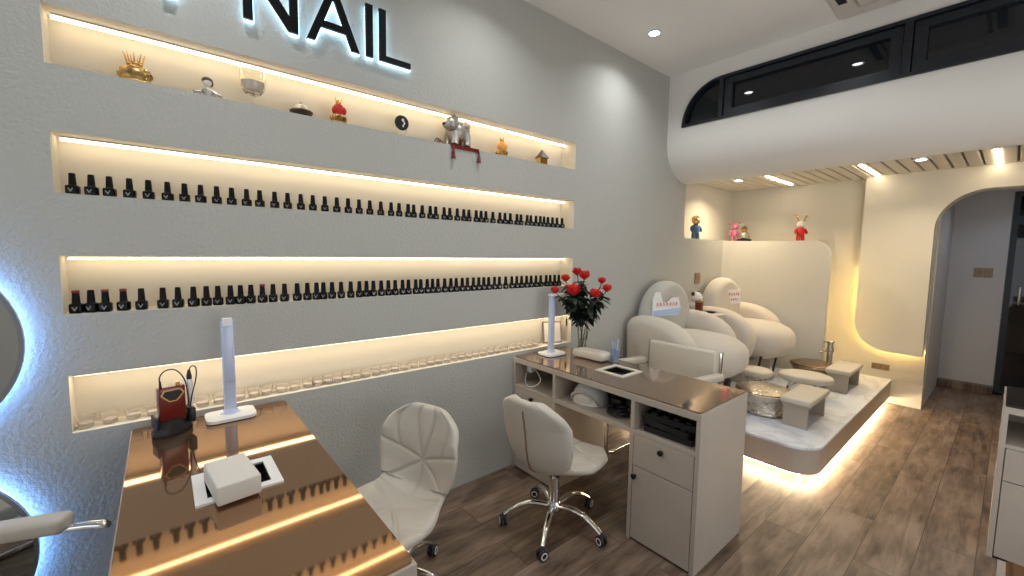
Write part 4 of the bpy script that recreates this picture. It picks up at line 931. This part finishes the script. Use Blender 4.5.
pedi(4.55, 'rounded cream pedicure chair farther in, beside the low cream wall', 'cream_velvet')
def card(loc, rz, label, blue):
    r_ = thing('sign_card', label, 'sign card', loc, rz)
    b_ = NB(); plate(b_, rrect(-0.15, 0.15, 0, 0.15, 0.015, 3) if not blue else [(-0.16, 0), (0.14, 0), (0.16, 0.06), (0.13, 0.15), (0.06, 0.15), (0.0, 0.11), (-0.05, 0.12), (-0.08, 0.20), (-0.13, 0.20), (-0.16, 0.14)], [], FX(0), 0.006); link('board', b_, 'white_paper', r_)
    b_ = NB(); random.seed(5)
    rows = ((0.095, 0.02),) if blue else ((0.10, 0.02), (0.045, 0.014))
    for z, hh in rows:
        y = -0.12
        while y < 0.11:
            w_ = random.uniform(0.012, 0.026); tube(b_, smooth_path([(0.007, y, z-hh), (0.007, y+w_*0.3, z+hh), (0.007, y+w_*0.7, z-hh*0.6), (0.007, y+w_, z+hh*0.7)], 3), 0.0016, 5); y += w_+0.014
    link('red_writing', b_, 'red_print', r_)
    if blue:
        b_ = NB(); plate(b_, [(-0.155, 0.005), (0.138, 0.005), (0.155, 0.06), (-0.155, 0.045)], [], FX(0.0061), 0.002); link('blue_band', b_, 'pale_blue', r_)
card((0.24, 3.27, 0.935), -0.25, 'white cut-out sign with a pale blue band on the near pedicure chair', True)
card((0.23, 4.56, 0.945), -0.2, 'white sign with red writing on the farther pedicure chair', False)
# side cabinet between the chairs with a plush and a dark dish
o = thing('side_cabinet', 'narrow cream cabinet between the two pedicure chairs', 'cabinet', (0.02, 3.99, PZ))
b = NB(); box(b, (0.0, -0.088, 0), (0.36, 0.088, 0.64), 0.02, seg=3); link('body', b, 'cream_velvet', o, True)
b = NB(); box(b, (0.0, -0.088, 0.64), (0.37, 0.088, 0.66), 0.008); link('top', b, 'cream_velvet', o, True)
o = thing('plush_toy', 'white plush dog with brown ears sitting between the pedicure chairs', 'plush toy', (0.12, 3.99, PZ+0.66))
b = NB(); ell(b, (0, 0, 0.055), (0.055, 0.06, 0.055)); ell(b, (0.04, 0.0, 0.02), (0.05, 0.06, 0.02)); link('body', b, 'plush', o, True)
b = NB(); ell(b, (0.015, 0.005, 0.14), (0.055, 0.06, 0.052)); ell(b, (0.06, 0.005, 0.125), (0.025, 0.03, 0.022)); link('head', b, 'plush', o, True)
for s in (-1, 1): b = NB(); ell(b, (0.01, s*0.05, 0.175), (0.018, 0.018, 0.022), 10, 8); link('ear', b, 'dark_brown', o, True)
b = NB(); ell(b, (0.083, 0.005, 0.130), (0.006, 0.008, 0.006), 8, 6); link('nose', b, 'black_plastic', o, True)
o = thing('gift_box', 'small red brown box beside the plush dog', 'box', (0.20, 3.93, PZ+0.66))
b = NB(); box(b, (-0.03, -0.02, 0), (0.03, 0.02, 0.10), 0.003); link('box_body', b, 'red_enamel', o)
b = NB(); box(b, (-0.032, -0.022, 0.098), (0.032, 0.022, 0.112), 0.002); link('lid', b, 'old_gold', o)
o = thing('small_dish', 'small dark dish on the ledge between the pedicure chairs', 'dish', (0.28, 4.01, PZ+0.66))
b = NB(); lathe(b, [(0, 0), (0.025, 0), (0.05, 0.014), (0.048, 0.018), (0, 0.008)], seg=24); ell(b, (0, 0, 0.014), (0.03, 0.03, 0.009), 12, 8); link('dish_body', b, 'dark_brown', o, True)

# ------------------------------------------------------------------ basins, benches, stools
def basin(x, y, label, faucet_at, tall):
    r_ = thing('foot_basin', label, 'basin', (x, y, PZ), group='hammered silver foot basins')
    b_ = NB(); lathe(b_, [(0, 0), (0.155, 0.0), (0.175, 0.02), (0.170, 0.09), (0.178, 0.125), (0.200, 0.150), (0.203, 0.168), (0.196, 0.172), (0.186, 0.160), (0.168, 0.14), (0.155, 0.10), (0.15, 0.05), (0, 0.04)], seg=40); link('bowl', b_, 'bronze_hammer' if tall else 'silver_hammer', r_, True)
    b_ = NB(); lathe(b_, [(0, 0.045), (0.150, 0.05), (0.158, 0.11), (0.180, 0.160), (0.186, 0.176), (0.15, 0.192), (0.08, 0.200), (0, 0.203)], seg=40); link('crumpled_liner', b_, 'bronze_hammer' if tall else 'silver_hammer', r_, True)
    r2 = thing('basin_faucet', 'tall bronze mixer tap standing behind the %s basin' % ('farther' if tall else 'nearer'), 'faucet', (x+faucet_at[0], y+faucet_at[1], PZ))
    h_ = 0.36 if tall else 0.22
    b_ = NB(); cyl(b_, (0, 0, 0), (0, 0, h_), 0.026, 0.024); lathe(b_, [(0, h_), (0.030, h_), (0.032, h_+0.015), (0.026, h_+0.02), (0, h_+0.02)]); lathe(b_, [(0.030, h_-0.09), (0.034, h_-0.08), (0.034, h_-0.065), (0.030, h_-0.055)]); link('column', b_, 'dark_brown' if not tall else 'old_silver', r2, True)
    b_ = NB(); tube(b_, smooth_path([(0, 0, h_-0.09), (-0.03, -0.04, h_-0.08), (-0.06, -0.08, h_-0.10)], 4), 0.010, 8); link('spout', b_, 'old_silver', r2, True)
    b_ = NB(); tube(b_, [(0, 0, h_-0.02), (-0.035, 0.01, h_+0.0), (-0.06, 0.015, h_+0.012)], 0.006, 8); link('lever', b_, 'old_silver', r2, True)
basin(0.925, 3.575, 'hammered silver foot basin nearer the taupe desk', (-0.20, -0.20), False)
basin(0.93, 4.83, 'hammered silver foot basin farther in by the low wall', (0.06, 0.245), True)
def bench(x, y, label):
    r_ = thing('padded_bench', label, 'bench', (x, y, PZ), group='padded step benches on the platform')
    for yy in (-0.215, 0.19):
        b_ = NB(); box(b_, (-0.075, yy, 0), (0.075, yy+0.02, 0.165)); link('leg', b_, 'bench_taupe', r_)
    b_ = NB(); box(b_, (-0.085, -0.225, 0.155), (0.085, 0.222, 0.172), 0.003); link('seat_board', b_, 'bench_taupe', r_)
    b_ = NB(); box(b_, (-0.095, -0.235, 0.168), (0.095, 0.235, 0.208), 0.012, seg=3); link('cushion', b_, 'cream_leather', r_, True)
bench(1.185, 3.62, 'cream padded bench on taupe legs nearer the desk, between basin and platform edge')
bench(1.165, 4.82, 'cream padded bench on taupe legs farther in, beside the wall socket')
o = thing('round_stool', 'low oval cream stool on chrome legs with casters between the benches', 'stool', (1.02, 4.22, PZ), 0.25)
b = NB(); ell(b, (0, 0, 0.175), (0.20, 0.155, 0.042), 36, 16, p=2.1, pz=3); link('cushion', b, 'cream_leather', o, True)
for k in range(4):
    a = PI/4+k*PI/2; c_, s_ = math.cos(a), math.sin(a)
    b = NB(); tube(b, smooth_path([(0.05*c_, 0.05*s_, 0.135), (0.13*c_, 0.12*s_, 0.11), (0.17*c_, 0.14*s_, 0.05)], 4), 0.009, 10); lg = link('leg', b, 'chrome', o, True)
    b = NB(); cyl(b, (0.17*c_-0.012, 0.14*s_, 0.027), (0.17*c_+0.012, 0.14*s_, 0.027), 0.026, seg=20); link('caster', b, 'rubber', lg, True)
o = thing('footrest', 'small round cream footrest on chrome legs between the pedicure seats', 'footrest', (0.70, 4.03, PZ))
b = NB(); ell(b, (0, 0, 0.18), (0.13, 0.12, 0.04), 28, 14, p=2.2, pz=3); link('cushion', b, 'cream_leather', o, True)
for k in range(4):
    a = PI/4+k*PI/2; c_, s_ = math.cos(a), math.sin(a)
    b = NB(); tube(b, [(0.08*c_, 0.07*s_, 0.15), (0.10*c_, 0.09*s_, 0.02), (0.11*c_, 0.10*s_, 0.008)], 0.007, 8); link('leg', b, 'chrome', o, True)
b = NB(); tube(b, [(0.095*math.cos(a), 0.085*math.sin(a), 0.09) for a in [2*PI*k/20 for k in range(20)]], 0.006, 8, closed=True); link('ring', b, 'chrome', o, True)

# ------------------------------------------------------------------ figurines on the shelf
def bear(loc, rz, bodym, headm, label, ears, s=1.0, base=None):
    r_ = thing('bear_figurine', label, 'figurine', loc, rz); r_.scale = (s, s, s)
    b_ = NB(); lathe(b_, [(0, 0.06), (0.030, 0.06), (0.040, 0.085), (0.038, 0.12), (0.024, 0.145), (0, 0.15)], seg=18)
    for sg_ in (-1, 1):
        tube(b_, smooth_path([(0, sg_*0.019, 0.075), (0.002, sg_*0.022, 0.04), (0.004, sg_*0.022, 0.004)], 3), [0.019]*6+[0.018], 12)
        tube(b_, smooth_path([(0, sg_*0.034, 0.13), (0.006, sg_*0.052, 0.105), (0.016, sg_*0.050, 0.078)], 3), 0.012, 10)
    link('body', b_, bodym, r_, True)
    b_ = NB(); ell(b_, (0, 0, 0.178), (0.036, 0.040, 0.035), 18, 12, p=2.3); ell(b_, (0.03, 0, 0.168), (0.014, 0.016, 0.010), 10, 8); hd_ = link('head', b_, headm, r_, True)
    b_ = NB()
    if ears == 'antlers':
        for sg_ in (-1, 1):
            tube(b_, smooth_path([(0, sg_*0.018, 0.205), (0, sg_*0.036, 0.24), (0, sg_*0.050, 0.275)], 3), 0.005, 7)
            cyl(b_, (0, sg_*0.036, 0.24), (0, sg_*0.022, 0.268), 0.004, seg=7); cyl(b_, (0, sg_*0.044, 0.258), (0, sg_*0.064, 0.262), 0.004, seg=7)
    elif ears == 'long':
        for sg_ in (-1, 1): tube(b_, smooth_path([(0, sg_*0.022, 0.205), (0, sg_*0.04, 0.225), (0, sg_*0.066, 0.222)], 3), 0.008, 8)
    else:
        for k in range(7): a = PI*k/6; ell(b_, (-0.002, 0.036*math.cos(a), 0.188+0.032*math.sin(a)), (0.012, 0.013, 0.016), 8, 6)
    link('ears', b_, headm if ears != 'antlers' else 'gold', hd_, True)
    return r_
SZ = 1.617
bear((-0.11, 4.40, SZ), -0.5, 'blue', 'gold', 'gold haired figurine in a blue outfit at the left end of the shelf', 'curls', 1.08)
bear((-0.08, 5.30, SZ), -0.9, 'pink', 'pink', 'glossy pink figurine with long ears in the shelf corner', 'long', 1.0)
bear((0.60, 5.30, SZ), -0.9, 'red', 'plush', 'figurine in a red jacket with gold antlers on the shelf', 'antlers', 1.0)
o = thing('seated_ornament', 'squat grey and gold seated ornament on a black base beside the pink figurine', 'ornament', (0.03, 5.30, SZ), -0.8)
b = NB(); box(b, (-0.05, -0.065, 0), (0.05, 0.065, 0.028), 0.005); link('base', b, 'black_plastic', o)
b = NB(); ell(b, (0, 0, 0.075), (0.045, 0.055, 0.048)); ell(b, (0.02, 0, 0.05), (0.045, 0.058, 0.022)); link('body', b, 'old_silver', o, True)
b = NB(); ell(b, (0, 0, 0.138), (0.032, 0.034, 0.032)); lathe(b, [(0.04, 0.150), (0.025, 0.165), (0.01, 0.18), (0, 0.182)]); link('head', b, 'old_gold', o, True)

# ------------------------------------------------------------------ sockets
def socket(loc, n, axis, label, wd=0.07, h_=0.062):
    r_ = thing('wall_socket', label, 'wall socket', loc)
    b_ = NB(); W_ = wd*n
    if axis == 'y': box(b_, (-W_/2, -0.008, -h_/2), (W_/2, 0, h_/2), 0.003)
    else: box(b_, (0, -W_/2, -h_/2), (0.008, W_/2, h_/2), 0.003)
    link('plate', b_, 'brown_socket', r_)
    for k in range(n):
        c = -W_/2+wd*(k+.5); b_ = NB(); q = wd*0.34
        if axis == 'y': box(b_, (c-q, -0.011, -h_*.32), (c+q, -0.008, h_*.32), 0.001)
        else: box(b_, (0.008, c-q, -h_*.32), (0.011, c+q, h_*.32), 0.001)
        s_ = link('switch_face', b_, 'brown_socket', r_)
        b_ = NB()
        for dz in (-0.008, 0.008):
            if axis == 'y': box(b_, (c-0.006, -0.0118, dz-0.003), (c+0.006, -0.0108, dz+0.003))
            else: box(b_, (0.0108, c-0.006, dz-0.003), (0.0118, c+0.006, dz+0.003))
        link('slots', b_, 'socket_dark', s_)
socket((0.0, 4.265, 1.212), 1, 'x', 'single brown wall socket above the pedicure chairs', 0.11, 0.11)
socket((1.31, YBK, 0.352), 3, 'y', 'brown triple wall socket under the arch panel', 0.046, 0.062)
socket((1.856, YH, 1.307), 1, 'y', 'left brown switch plate on the hallway wall', 0.066, 0.10)
socket((1.93, YH, 1.307), 1, 'y', 'right brown switch plate on the hallway wall', 0.066, 0.10)
